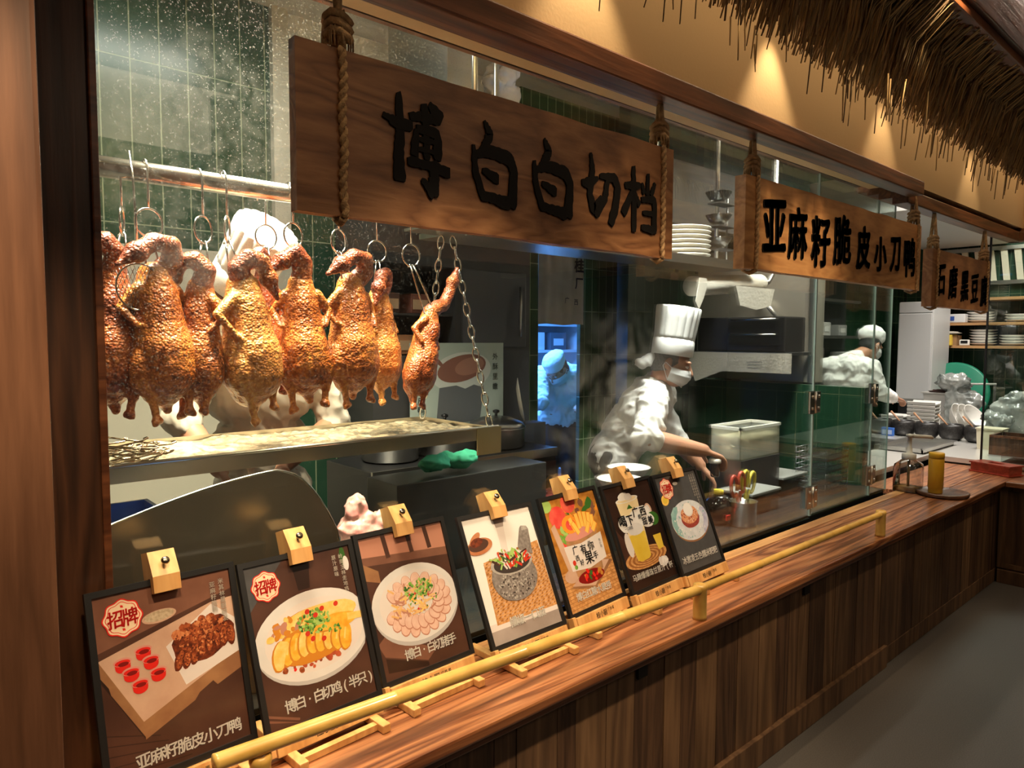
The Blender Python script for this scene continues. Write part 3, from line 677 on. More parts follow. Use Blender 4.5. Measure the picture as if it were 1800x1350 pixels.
def art0(A):
    A.poly([(0, 0), (1, 0), (1, 1), (0, 1)], PB)
    A.poly([(0, .70), (1, .88), (1, 1), (0, 1)], PB2)
    for i in range(5): A.bar(0, .05 + i * .055, .55 - i * .05, .02 + i * .04, .006, PB3)
    A.blob(.44, .82, .125, .036, PTAN, .06); A.blob(.44, .823, .11, .029, PGR, .06)
    A.poly([(0, .66), (.25, .28), (.25, .185), (0, .55)], PB3); A.poly([(0, .66), (.25, .28), (.25, .20), (.06, .47), (.05, .51), (0, .575)], PTAND)
    A.poly([(.25, .28), (1, .515), (1, .40), (.80, .345), (.77, .375), (.66, .335), (.62, .30), (.25, .185)], PTAND)
    A.poly([(0, .66), (.83, .825), (1, .83), (1, .515), (.25, .28)], PTAN)
    A.poly([(.46, .64), (.83, .815), (1, .70), (1, .50), (.57, .40)], PPAPER)
    A.blob(.74, .625, .245, .115, PM1, .18, 30, .10, 3)
    A.scat(.74, .66, .20, .09, 80, .018, .045, [PM1, PM2, PM2, PM3], 5, .7)
    for i in range(8):
        u = .545 + i * .058; v = .545 + .010 * i - .012 * math.sin(i); A.blob(u, v, .036, .062, PM1, -.35 + .05 * i, 16, .05, i); A.blob(u + .006, v + .004, .026, .050, PM2, -.35 + .05 * i, 16, .05, i + 9)
        A.scat(u, v, .022, .042, 16, .004, .010, [PM3, PM2, PM1], i)
    for u, v in ((.30, .66), (.345, .60), (.155, .625), (.205, .565), (.385, .525), (.255, .49)):
        A.blob(u, v - .028, .052, .030, PRED, 0, 16); A.poly([(u - .056, v), (u + .056, v), (u + .05, v - .03), (u - .05, v - .03)], PRED); A.blob(u, v, .062, .022, PROSE, 0, 18); A.blob(u, v - .004, .052, .016, PRED, 0, 16); A.blob(u + .005, v - .012, .036, .012, PWINE, 0, 14)
    A.scat(.74, .645, .21, .095, 170, .004, .011, [PM3, PM1, PM2, PM1], 12, .8)
    A.badge(.19, .86, .135)
    A.text('亚麻籽脆皮小刀鸭', .215, .085, .0295, 0, .0262, shear=.05, off=.02); A.text('米其林星厨研发', .925, .935, .0125, 1, vert=True); A.text('亚麻籽脆鸭', .855, .925, .0125, 1, vert=True)
def art1(A):
    A.poly([(0, 0), (1, 0), (1, 1), (0, 1)], PB); A.poly([(0, .72), (.35, 1), (0, 1)], PGREY); A.poly([(.42, 1), (.60, 1), (.56, .78), (.45, .78)], PB3)
    for i in range(2): A.bar(0, .10 - i * .03, .26, .02 - i * .03, .02, PB2)
    A.blob(.93, .93, .03, .07, PG3); A.blob(.95, .88, .03, .05, PW2)
    A.blob(.53, .475, .545, .285, PW3, .05, 40); A.blob(.53, .49, .545, .275, PW2, .05, 40); A.blob(.54, .485, .47, .225, PPAPER, .05, 40)
    A.scat(.47, .36, .33, .07, 70, .012, .035, [PSAUCE, PSAUCE, PRED, PM2], 3)
    A.blob(.60, .565, .36, .10, PY3, .03, 24, .08, 2); A.blob(.62, .575, .35, .09, PY2, .03, 24, .08, 2)
    A.scat(.3, .55, .18, .07, 30, .02, .05, [PY3, PY2, PH2], 8)
    A.blob(.50, .44, .37, .115, PY3, .02, 26, .07, 5)
    for i in range(9):
        u = .18 + i * .078; A.blob(u, .415 + .035 * math.sin(i * .4), .066, .092, PY3, -.25, 16, .05, i); A.blob(u + .008, .418 + .035 * math.sin(i * .4), .058, .086, PY1 if i % 3 else PY2, -.25, 16, .05, i); A.bar(u - .012, .40 + .035 * math.sin(i * .4), u + .018, .47 + .035 * math.sin(i * .4), .016, PY2)
    A.blob(.70, .52, .16, .045, PY3, .1, 20, .06, 4); A.blob(.74, .525, .22, .05, PY1, -.02, 20, .06, 4); A.bar(.86, .53, 1, .52, .06, PY2); A.bar(.17, .36, .24, .50, .07, PY2)
    A.scat(.54, .565, .15, .075, 130, .008, .022, [PG1, PG2, PG1, PG3, PG2], 4); A.scat(.72, .48, .07, .02, 14, .008, .018, [PG1, PG3], 9)
    for u, v in ((.49, .635), (.56, .60), (.63, .63), (.46, .50), (.77, .635), (.60, .44), (.50, .46)): A.blob(u, v, .024, .016, PCH, .6, 12)
    A.badge(.17, .86, .125)
    A.text('博白·白切鸡(半只)', .20, .115, .030, 0, .0232, shear=.03, off=.02); A.text('岭南玉林走地鸡', .905, .935, .0125, 1, vert=True); A.text('原汁原味', .835, .935, .0125, 1, vert=True)
def art2(A):
    A.poly([(0, 0), (1, 0), (1, 1), (0, 1)], PB); A.poly([(0, .80), (1, .74), (1, 1), (0, 1)], PB2); A.poly([(0, .86), (1, .80), (1, .98), (0, .98)], PH2)
    for u in (.28, .56, .78): A.bar(u, 1, u + .02, .82, .05, PB)
    A.poly([(0, .82), (.16, .745), (.16, .66), (0, .70)], PTAND); A.poly([(0, .25), (.05, .16), (.5, .04), (.62, .10), (.1, .3)], PB2); A.poly([(.05, .15), (.5, .03), (.5, 0), (.05, .05)], PB3)
    A.blob(.51, .445, .505, .285, PW3, .0, 40); A.blob(.51, .465, .505, .275, PW2, .0, 40); A.blob(.52, .47, .43, .22, PPAPER, 0, 40)
    for k in range(2):
        for i in range(17):
            a = -2.9 + i * .34; r1, r2 = (.33, .175) if k == 0 else (.24, .125); u = .53 + r1 * math.cos(a); v = .44 + r2 * math.sin(a)
            A.blob(u, v, .075, .045, PH2, a * .9, 16, .04, i); A.blob(u, v + .004, .068, .040, PH1, a * .9, 16, .04, i)
    rr = random.Random(6)
    for i in range(70): u = .50 + rr.uniform(-.24, .22); v = .46 + rr.uniform(-.09, .11); a = rr.uniform(0, PI); A.bar(u, v, u + .09 * math.cos(a), v + .05 * math.sin(a), .018, rr.choice([PH3, PH3, PH2, PY2]))
    A.scat(.56, .55, .17, .065, 90, .010, .024, [PG1, PG2, PG3, PG1, PH3], 7); A.scat(.56, .47, .22, .09, 22, .008, .016, [PG1, PG3, PCH], 8)
    A.text('博白·白切猪手', .30, .125, .029, 0, .0235, shear=.03, off=.02)
def art3(A):
    A.poly([(0, 0), (1, 0), (1, 1), (0, 1)], PW); A.poly([(0, 0), (1, 0), (1, .14), (0, .14)], PCLOTH); A.bar(0, .13, 1, .13, .07, PPAPER)
    A.poly([(.42, 1), (.60, 1), (.56, .88), (.45, .88)], PCLOTH); A.poly([(.45, .88), (.56, .88), (.52, .6), (.44, .6)], PPAPER)
    A.poly([(.15, .63), (.99, .70), (1, .14), (.11, .14)], PWV)
    for i in range(20):
        for j in range(24):
            u = .15 + j * .036 + (i % 2) * .018; v = .16 + i * .025
            if v < .63 + (u - .15) * .08 and u < .99: A.bar(u - .012, v, u + .012, v + .009, .012, PWVD if (i + j) % 2 else PTAN)
    A.blob(.16, .765, .18, .065, PCLAY, .1, 22); A.blob(.15, .775, .14, .048, PB, .1, 22); A.blob(.12, .83, .10, .030, PCLAY, .6, 18); A.blob(.13, .80, .09, .035, PM1, .2, 18)
    A.poly([(.66, .66), (.77, .83), (.80, .85), (.88, .84), (.90, .81), (.86, .60)], PST1); A.poly([(.80, .845), (.88, .84), (.88, .81), (.80, .81)], PST2)
    A.blob(.52, .46, .325, .19, PST1, 0, 34); A.blob(.50, .36, .24, .085, PST1, 0, 26); A.scat(.52, .40, .27, .11, 150, .005, .014, [PST2, PST2, PST3], 3, .9)
    A.blob(.53, .575, .305, .095, PST2, .0, 30); A.blob(.53, .572, .265, .078, PST3, 0, 30)
    rr = random.Random(5)
    for i in range(75): u = .53 + rr.uniform(-.2, .2); v = .575 + rr.uniform(-.05, .07); a = rr.uniform(.3, 2.8); A.bar(u, v, u + .11 * math.cos(a), v + .06 * math.sin(a), rr.uniform(.016, .032), rr.choice([PG3, PG2, PB, PCH, PPAPER, PG1, PAUT]))
    A.text('擂椒一口茄', .33, .13, .030, 0, .0285, shear=.03, off=.02)
def art4(A):
    A.poly([(0, 0), (1, 0), (1, 1), (0, 1)], PAUT); A.poly([(0, 0), (1, 0), (1, .38), (0, .34)], PWV)
    for i in range(12): A.bar(0, .02 + i * .03, 1, .05 + i * .03, .006, PWVD)
    A.scat(.7, .85, .35, .16, 30, .04, .10, [PAUT, PB2, PG3, PFR2], 2); A.blob(.22, .83, .15, .10, PFRR, .2, 20); A.blob(.46, .93, .13, .09, PFRR, 0, 20); A.blob(.06, .95, .1, .06, PG2); A.blob(.28, .60, .15, .05, PFRR, .2, 18); A.scat(.3, .66, .14, .06, 12, .03, .06, [PG1, PG2], 6)
    A.poly([(.05, .75), (.13, .78), (.26, .36), (.16, .32)], PTAN); A.blob(.2, .3, .14, .06, PTAN)
    A.poly([(.12, .2), (.55, .13), (1, .32), (.62, .4)], PTAND); A.poly([(.15, .215), (.55, .155), (.93, .33), (.62, .38)], PTAN)
    A.poly([(.24, .60), (.86, .66), (.78, .28), (.62, .205), (.40, .20), (.28, .28)], PJAR); A.blob(.53, .245, .25, .06, PWINE); A.scat(.53, .25, .22, .05, 16, .02, .04, [PG3, PAUT, PRED], 4); A.blob(.55, .64, .31, .05, PROSE, .08)
    A.blob(.40, .74, .15, .085, PFR2, 0, 20); A.blob(.41, .735, .09, .05, PFRR); A.blob(.42, .745, .03, .02, PW)
    for i, (u, v, a) in enumerate(((.47, .73, 2.2), (.56, .74, 1.75), (.62, .75, 1.5), (.68, .74, 1.3), (.74, .73, 1.1), (.80, .70, 1.2), (.52, .70, 2.5), (.66, .69, .3), (.78, .69, .1))):
        A.bar(u, v - .06, u + .10 * math.cos(a), v + .085 * math.sin(a), .075, PFR2); A.bar(u, v - .06, u + .09 * math.cos(a), v + .08 * math.sin(a), .055, PFR)
    A.poly([(.18, .56), (.50, .55), (.92, .60), (.90, .36), (.55, .315), (.22, .335)], PPAPER)
    for c, u, v, sz in (('广', .36, .51, .030), ('西', .36, .435, .020), ('有', .51, .495, .034), ('你', .66, .505, .034), ('果', .57, .41, .046), ('好', .42, .385, .020), ('手', .70, .41, .026)): A.text(c, u, v, sz, 3, off=.01)
    A.text('桂小厨', .85, .53, .010, 3, vert=True, off=0)
    A.blob(.29, .40, .03, .025, PCH); A.blob(.30, .36, .03, .02, PG1)
    A.text('博白红糖水果捞', .20, .115, .0285, 0, .0262, shear=.03, off=.02)
def art5(A):
    A.poly([(0, 0), (1, 0), (1, 1), (0, 1)], PB3); A.poly([(0, .62), (0, .2), (.3, .3)], PB); A.blob(.48, .265, .46, .10, PWV, .03, 30)
    for i in range(9): A.blob(.48, .265, .45 - .045 * i, .095 - .009 * i, PWVD if i % 2 else PWV, .03, 30)
    A.blob(.80, .17, .11, .05, PW2, 0, 18, .15, 3); A.scat(.80, .18, .09, .03, 14, .02, .03, [PW, PPAPER], 2)
    A.blob(.82, .70, .07, .065, PTAN, .2); A.blob(.82, .70, .04, .05, PW2, .2); A.blob(.86, .60, .13, .07, PG3); A.poly([(.74, .44), (.92, .44), (.90, .30), (.78, .29)], PJ1); A.blob(.2, .42, .07, .12, PPAPER)
    A.poly([(.19, .84), (.66, .86), (.58, .27), (.28, .25)], PJ2); A.poly([(.25, .50), (.60, .51), (.58, .27), (.52, .245), (.36, .235), (.28, .255)], PJ1); A.blob(.43, .85, .245, .03, PW, .03, 24); A.blob(.43, .85, .21, .022, PJ2, .03, 24)
    A.blob(.36, .885, .11, .04, PW, .1, 18, .15, 4); A.blob(.47, .875, .09, .035, PW2, -.1, 18, .12, 5); A.poly([(.37, .755), (.50, .755), (.44, .80)], PG3)
    A.blob(.46, .62, .34, .07, PW, .0, 20); A.blob(.27, .62, .16, .085, PW, 0, 20, .06, 2); A.blob(.60, .68, .22, .075, PW, .1, 20, .06, 3); A.blob(.73, .60, .15, .07, PW, 0, 20, .06, 4); A.blob(.42, .55, .17, .06, PW2, 0, 20)
    for c, u, v, sz in (('喝', .20, .655, .044), ('下', .36, .65, .040), ('广', .52, .71, .038), ('西', .68, .70, .038), ('的', .58, .655, .018), ('甜', .66, .60, .030), ('美', .79, .595, .032)): A.text(c, u, v, sz, 3, off=.022)
    A.text('一口清甜', .22, .575, .012, 3, off=0)
    A.text('马蹄爆爆珠甘蔗汁(杯)', .10, .115, .0250, 0, .0248, shear=.02, off=.018)
def art6(A):
    A.poly([(0, 0), (1, 0), (1, 1), (0, 1)], PGREY); A.blob(.42, .93, .11, .05, PB3); A.blob(.45, .90, .06, .02, PST2)
    A.blob(.11, .755, .09, .055, PFR, .3); A.blob(.11, .755, .06, .035, PJ1, .3)
    A.blob(.545, .475, .44, .215, PTAND, .0, 40); A.blob(.545, .49, .44, .212, PBL2, 0, 40); A.poly([(.14, .60), (.11, .49), (.16, .38), (.28, .33), (.26, .50), (.33, .66), (.24, .66)], PBL1); A.poly([(.95, .58), (.98, .48), (.93, .38), (.80, .31), (.80, .45), (.84, .60)], PBL3)
    A.blob(.545, .495, .33, .155, PBL2, 0, 34); A.scat(.545, .49, .40, .19, 60, .006, .016, [PW, PBL1, PBL3], 3, .9)
    A.blob(.56, .50, .22, .095, PRID, 0, 28, .04, 2); A.blob(.56, .545, .21, .095, PRI, 0, 28, .04, 3); A.scat(.56, .54, .19, .085, 120, .006, .013, [PRI, PM3, PH1, PRID], 5, .8)
    A.blob(.56, .60, .115, .075, PPAPER, 0, 24); A.blob(.555, .605, .10, .066, PW, 0, 24)
    A.badge(.22, .865, .145)
    for k, (u, n) in enumerate(((.93, 9), (.88, 12), (.83, 8))): A.text('五彩糯米软糯香甜冰凉清爽'[:n], u, .95, .0105, 1, vert=True, off=.004)
    A.text('冰激凌五色糯米粑粑', .12, .115, .0285, 0, .0265, shear=.03, off=.02)
PW_, PH_ = .298, .385
FRAME = mat('black_board_frame', (.010, .009, .009), .4)
ESC = mat('easel_screw', (.30, .26, .2), .25, 1.0)
def easel_local(o):
    """everything of the stand in the tilted frame of the board: x right, y up the board, z towards the viewer"""
    c = MB(); c.prism([(-.034, PH_ - .030), (-.0068, PH_ - .030), (-.0068, PH_ + .0015), (.0068, PH_ + .0015), (.0068, PH_ - .030), (.024, PH_ - .030), (.026, PH_ + .004), (.006, PH_ + .056), (-.034, PH_ + .056)], .054, basis((-.027, 0, 0), (0, 0, 1), (0, 1, 0), (1, 0, 0)))
    return c
posts = [  # x, y, z, yaw, tilt, art, poster label, easel label
 (.424, 1.475, .733, .055, .29, art0, 'nearest black framed menu board, roast duck on a tray with six red cups', 'wooden easel holding the menu board with six red cups'),
 (.727, 1.455, .735, .060, .36, art1, 'black framed menu board of yellow sliced chicken under scallions on an oval plate', 'wooden easel holding the menu board of yellow sliced chicken'),
 (1.032, 1.478, .740, .043, .37, art2, 'black framed menu board of sliced pork trotter fanned in a round white dish', 'wooden easel holding the menu board of fanned pork slices'),
 (1.365, 1.449, .742, .020, .44, art3, 'black framed menu board of a grey stone mortar of aubergine on rattan', 'wooden easel holding the menu board with the stone mortar'),
 (1.701, 1.483, .737, .080, .38, art4, 'black framed menu board of a jar of yellow fruit sticks with red apples', 'wooden easel holding the menu board of the fruit jar'),
 (2.001, 1.475, .737, .055, .40, art5, 'black framed menu board of a tall yellow juice cup on dark brown', 'wooden easel holding the menu board of the juice cup'),
 (2.285, 1.470, .738, .030, .39, art6, 'farthest black framed menu board, rice cake in a blue bowl on slate grey', 'wooden easel holding the menu board with the blue bowl')]
for i, (x, y, z, yaw, ti, art, lab, elab) in enumerate(posts):
    u = Vector((math.cos(yaw), math.sin(yaw), 0)); nrm = Vector((math.sin(yaw), -math.cos(yaw), 0)); up = Vector((0, 0, 1)) * math.cos(ti) - nrm * math.sin(ti); z_ = u.cross(up)
    BM_ = basis((x, y, z), u, up, z_)
    t = thing('menu_board', lab, 'menu board', (x, y, z), BM_.to_3x3(), 'food menu boards along the counter')
    f = MB(); fw = .0125
    f.box((-PW_ / 2, 0, -.006), (PW_ / 2, PH_, .0005)); W2 = PW_ / 2
    f.box((-W2, 0, 0), (-W2 + fw, PH_, .006)); f.box((W2 - fw, 0, 0), (W2, PH_, .006)); f.box((-W2 + fw, 0, 0), (W2 - fw, fw, .006)); f.box((-W2 + fw, PH_ - fw, 0), (W2 - fw, PH_, .006))
    f.build('frame', FRAME, t, local=True)
    A = Art(PW_ - 2 * fw, PH_ - 2 * fw); art(A); off = T((0, fw, .0007))
    A.mb.v = [tuple(off @ Vector(q)) for q in A.mb.v]; A.L.v = [tuple(T((0, fw, -.0005)) @ Vector(q)) for q in A.L.v]
    A.L.v = [(a, b, c + .0) for a, b, c in A.L.v]
    A.mb.build('printed_picture', A.ms, t, local=True); A.L.build('lettering', A.lm, t, local=True)
    # the stand
    e = thing('display_easel', elab, 'easel', (x, y, z), BM_.to_3x3(), 'wooden easels under the menu boards')
    eg = MB(); eg.add(easel_local(e).v, easel_local(e).f); eg.build('clamp_block', W_EASEL, e, local=True)
    sc = MB(); dirv = Vector((0, .052, .020)).normalized(); nv = Vector((0, .020 * 0 + .36, .93)).normalized(); p0 = Vector((0, PH_ + .028, .016))
    sc.tube([p0, p0 + nv * .012], .0028, 8); sc.lathe([(.002, 0), (.0078, .001), (.009, .004), (.0075, .0075), (.003, .009)], (0, 0, 0), 16, 0, basis(p0 + nv * .011, (1, 0, 0), nv.cross(Vector((1, 0, 0))), nv)); sc.build('clamp_screw', ESC, e, local=True)
    lg = MB(); lg.box((-.135, -.037, -.010), (.135, -.001, .018), 0, bev=.002); lg.box((-.15, -.034, -.010), (-.136, .004, .014), 0, bev=.002); lg.build('bottom_ledge', W_EASEL, e, local=True)
    lt = MB()
    for k, c in enumerate('桂小厨'): put(lt, c, -.035 + k * .019, -.018, .020, .020, None, .0186, .012)
    for k, c in enumerate('广西菜'): put(lt, c, .022 + k * .012, -.014, .0105, .0105, None, .0186, .004)
    lt.build('lettering', BLKT, e, local=True)
    sp = MB(); sp.box((-.018, -.04, -.026), (.018, PH_ - .0, -.008), 0); sp.build('spine', W_EASEL, e, local=True)
    # feet lie on the counter in front of and behind the board
    F = basis((x, y, 0), u, nrm * -1, (0, 0, 1))
    for s in (-1, 1):
        ft = MB(); ft.box((s * .105 - .011, -.085, .689), (s * .105 + .011, .145, .709), 0, F, bev=.003)
        ft.build('foot', W_EASEL, e)
    MB().box((-.0935, -.062, .690), (.0935, -.046, .705), 0, F).build('front_bar', W_EASEL, e); MB().box((-.0935, .08, .692), (.0935, .10, .708), 0, F).build('rear_bar', W_EASEL, e)
    b_ = MB(); top = BM_ @ Vector((0, PH_ * .62, -.027)); bot = F @ Vector((0, .09, .71)); b_.tube([top, bot], .009, 6); b_.build('rear_strut', W_EASEL, e)
# ================================================================ roast ducks on the steel rail
def duckmat(name, a, b, c):
    m, N, L, bs = _new(name)
    tc = N.new('ShaderNodeTexCoord')
    n1 = N.new('ShaderNodeTexNoise'); n1.inputs['Scale'].default_value = 9; n1.inputs['Detail'].default_value = 4; L.new(tc.outputs['Object'], n1.inputs['Vector'])
    n2 = N.new('ShaderNodeTexNoise'); n2.inputs['Scale'].default_value = 95; n2.inputs['Detail'].default_value = 3; L.new(tc.outputs['Object'], n2.inputs['Vector'])
    ad = N.new('ShaderNodeMath'); ad.operation = 'MULTIPLY_ADD'; ad.inputs[1].default_value = .45; L.new(n2.outputs['Fac'], ad.inputs[0])
    ml = N.new('ShaderNodeMath'); ml.operation = 'MULTIPLY'; ml.inputs[1].default_value = .62; L.new(n1.outputs['Fac'], ml.inputs[0]); L.new(ml.outputs[0], ad.inputs[2])
    r = N.new('ShaderNodeValToRGB'); e = r.color_ramp.elements; e[0].position = .36; e[0].color = c4(a); e[1].position = .70; e[1].color = c4(c); k = e.new(.52); k.color = c4(b)
    L.new(ad.outputs[0], r.inputs['Fac']); L.new(r.outputs['Color'], bs.inputs['Base Color'])
    vo = N.new('ShaderNodeTexVoronoi'); vo.inputs['Scale'].default_value = 150; L.new(tc.outputs['Object'], vo.inputs['Vector']); hm = N.new('ShaderNodeMath'); hm.operation = 'SUBTRACT'; L.new(n2.outputs['Fac'], hm.inputs[0]); L.new(vo.outputs['Distance'], hm.inputs[1])
    bp = N.new('ShaderNodeBump'); bp.inputs['Strength'].default_value = .62; bp.inputs['Distance'].default_value = .005; L.new(hm.outputs[0], bp.inputs['Height']); L.new(bp.outputs['Normal'], bs.inputs['Normal'])
    bs.inputs['Roughness'].default_value = .36; bs.inputs['Coat Weight'].default_value = .35; bs.inputs['Coat Roughness'].default_value = .22
    bs.inputs['Subsurface Weight'].default_value = .06; bs.inputs['Subsurface Radius'].default_value = (.008, .003, .001)
    return m
DK = [duckmat('roast_skin_amber', (.09, .016, .005), (.46, .115, .018), (.78, .31, .06)), duckmat('roast_skin_mahogany', (.07, .012, .005), (.36, .072, .014), (.66, .21, .045)), duckmat('roast_skin_golden', (.14, .036, .008), (.52, .18, .035), (.78, .40, .11))]
NECKM = duckmat('roast_head_skin', (.06, .011, .006), (.24, .048, .016), (.52, .17, .05))
def duck(v, seed):
    """hangs from its shoulders at the origin, breast towards -y, about 0.41 m long"""
    b = MB(); rr = random.Random(seed); s = v.get('fat', 1.) * 1.10
    chain(b, [(0, 0, -.03), (0, -.002, -.085), (0, -.006, -.15), (.002, -.012, -.215), (.003, -.010, -.270), (0, -.002, -.312)], [.036 * s, .048 * s, .054 * s, .066 * s, .068 * s, .046 * s], 18)
    b.ell((0, -.030, -.215), (.052 * s, .046, .095)); b.ell((0, -.026, -.11), (.034 * s, .034, .07))
    cone(b, (0, .004, -.318), (.010, -.004, -.374), .030, .012)
    for q in (-1, 1):
        sp = v.get('legs', 1.) * (1 + .12 * q)
        b.ell((q * .050 * s, -.020, -.265), (.032, .038, .066)); kn = Vector((q * .050 * sp, -.030, -.338)); ft = Vector((q * .044 * sp, -.040, -.388 + .014 * q * v.get('wing', .5)))
        cone(b, (q * .052 * s, -.020, -.29), kn, .030, .0145); cone(b, kn, ft, .0115, .0095); b.ell(ft, (.0165, .0145, .0115)); b.ell(ft + Vector((q * .009, -.004, -.007)), (.009, .009, .009))
        w0 = Vector((q * .040 * s, -.008, -.06)); w1 = Vector((q * (.074 + .012 * v.get('wing', 0)) * s, .006, -.105)); w2 = Vector((q * .060 * s, -.034, -.150 - .02 * v.get('wing', 0)))
        cone(b, w0, w1, .019, .0125); cone(b, w1, w2, .0125, .0075)
    m = fuse(b, .0048, 3, .0016, 70, seed)
    n = MB(); P = [Vector(p) for p in v['neck']]; R0 = (.033, .028, .025, .024, .022); chain(n, P, R0[:len(P)])
    h = P[-1]; d = (P[-1] - P[-2]).normalized(); n.ell(h + d * .012, (.030, .027, .028)); cone(n, h + d * .018, h + d * .048, .023, .015); cone(n, h + d * .044, h + d * .074, .0125, .008)
    mn = fuse(n, .0048, 3, .0018, 60, seed + 5)
    return m, mn
NECKS = {'left': [(0, 0, -.03), (.026, -.008, .022), (.006, -.030, .052), (-.034, -.042, .044), (-.050, -.046, .010)], 'right': [(0, 0, -.03), (-.026, -.008, .020), (-.006, -.030, .050), (.034, -.042, .040), (.050, -.046, .004)],
         'up': [(0, 0, -.03), (.010, -.010, .035), (-.012, -.028, .066), (-.042, -.038, .044)], 'curl': [(0, 0, -.03), (.046, -.012, .016), (.030, -.034, .054), (-.018, -.040, .058), (-.052, -.042, .036)],
         'reach': [(0, 0, -.02), (.030, -.004, .012), (.066, -.004, .030), (.090, 0, .085), (.096, 0, .125)]}
protos = [duck({'neck': NECKS['curl'], 'fat': 1.08}, 1), duck({'neck': NECKS['left'], 'fat': .95, 'legs': .8}, 2), duck({'neck': NECKS['right'], 'fat': 1.12, 'wing': 1}, 3), duck({'neck': NECKS['up'], 'fat': .98}, 4), duck({'neck': NECKS['reach'], 'fat': .86, 'legs': .6}, 5)]
RY_, RZC = 2.00, 2.038
HK = MB()
hook_label = 'ring hook of the %s'
def hook_parts(t, ringz, top, bot, rot, wide, dx=0.):
    """t at the ring centre; stem up to the rail, ring, two prongs down"""
    m = MB(); c = .0165 + .008
    up = top
    m.tube([(0, 0, .036), (0, .0, up - .05)] + [(0, .031 - .031 * math.cos(a), up - .03 + .031 * math.sin(a) - .0) for a in [q * PI / 8 for q in range(0, 9)]], .0030, 7); m.build('stem', CHROME, t, local=True)
    m = MB(); m.tube([(.036 * math.cos(a), 0, .036 * math.sin(a)) for a in [2 * PI * q / 28 for q in range(28)]], .0031, 7, closed=True, M=RZ(rot)); m.build('ring', CHROME, t, local=True)
    for s in (-1, 1):
        m = MB(); m.tube([(s * .004, 0, -.030), (s * .009, .004, -.040), (s * .006, -.003, -.036), (s * (.006 + wide * .3) + dx * .25, -.004, -.070), (s * (.006 + wide) + dx, -.012, bot), (s * (.006 + wide) + dx, -.020, bot - .006)], .0030, 6); m.build('prong', CHROME, t, local=True)
ducks = [  # x, y, top z, scale, yaw deg, tilt deg, proto, skin, words, ring x, ring z, ring yaw
 (.437, 2.02, 1.785, .97, -25, 2, 3, 1, 'duck half hidden by the post, nearest the post', .461, 1.905, 70),
 (.522, 1.98, 1.792, 1.0, 14, -2, 0, 0, 'brown duck second from the post with its neck curled up', .514, 1.902, 15),
 (.640, 1.99, 1.768, .93, -55, 1, 1, 0, 'slim duck third from the post, turned side on', .651, 1.900, 35),
 (.745, 1.97, 1.780, 1.0, 32, -3, 2, 2, 'broad golden duck, breast to the glass, fourth from the post', .708, 1.905, 60),
 (.868, 2.13, 1.800, .93, -10, 0, 3, 1, 'duck hanging in the back row before the tall white hat', .882, 1.918, 10),
 (.925, 1.99, 1.795, 1.0, -20, -2, 3, 0, 'plump duck below the near corner of the big sign', .906, 1.910, 20),
 (1.085, 1.98, 1.800, 1.0, 8, 1, 0, 0, 'bumpy golden brown duck with folded head, under the big sign', 1.047, 1.905, 25),
 (1.268, 2.12, 1.776, .97, 20, 0, 1, 2, 'back row duck between the golden brown one and the tray chain', 1.265, 1.905, 0),
 (1.400, 1.99, 1.715, .88, 20, 16, 4, 1, 'red leaning duck with its neck stretched up beside the chain', 1.317, 1.885, 5)]
for i, (x, y, z, sc, yw, tl, pi_, sk, words, rx, rz, ryaw) in enumerate(ducks):
    M = T((x, y, z)) @ RY(math.radians(tl)) @ RZ(math.radians(yw)) @ Matrix.Scale(sc, 4)
    d = bpy.data.objects.new('roast_duck', None); COL.objects.link(d); place(d, M); tag(d, 'roast ' + words, 'roast duck', 'roast ducks hanging in the window')
    bm_, nm_ = protos[pi_]
    o1 = link('body', bm_ if i < 0 else bm_.copy(), d); o1.data.materials.clear(); o1.data.materials.append(DK[sk])
    o2 = link('neck_and_head', nm_.copy(), d); o2.data.materials.clear(); o2.data.materials.append(NECKM)
    h = bpy.data.objects.new('duck_hook', None); COL.objects.link(h); place(h, T((rx, y, rz))); tag(h, hook_label % words, 'hook', 'hooks carrying the ducks')
    hook_parts(h, rz, RZC + .028 - rz + .0, z - rz - .035, math.radians(ryaw), .016, (x - rx) * .85)
rt = thing('hanging_rail', 'thick polished steel rail the roast ducks hang from', 'rail', (1.0, RY_ + .03, RZC))
MB().tube([(.33, RY_ + .031, RZC), (1.72, RY_ + .031, RZC)], .027, 24).build('tube', mat('polished_rail', (.70, .66, .60), .18, 1.0), rt)
for x in (1.62,):
    MB().tube([(x, RY_ + .031, RZC + .027), (x, RY_ + .031, 3.2)], .012, 10).build('hanger', STEEL, rt)
# ---------------- drip tray on chains
TRAYM = mat('drip_tray_steel', (.74, .68, .56), .30, 1.0, bump=.04)
tr = thing('drip_tray', 'long shallow steel drip tray hung below the ducks', 'tray', (1.0, 2.15, 1.24))
t_ = MB(); x0, x1, y0, y1 = .33, 1.645, 1.93, 2.42
t_.box((x0, y0, 1.25), (x1, y1, 1.255)); t_.box((x0, y0 - .004, 1.248), (x1, y0, 1.292)); t_.box((x0, y1, 1.25), (x1, y1 + .004, 1.285)); t_.box((x1 - .004, y0, 1.25), (x1, y1, 1.287)); t_.box((x0, y0, 1.25), (x0 + .004, y1, 1.285)); t_.tube([(x0, y0 - .004, 1.293), (x1, y0 - .004, 1.293)], .005, 8)
t_.build('pan', TRAYM, tr)
MB().box((1.545, 1.921, 1.196), (1.655, 1.9255, 1.292)).build('end_plate', mat('brassy_steel', (.66, .52, .28), .35, 1.0), tr)
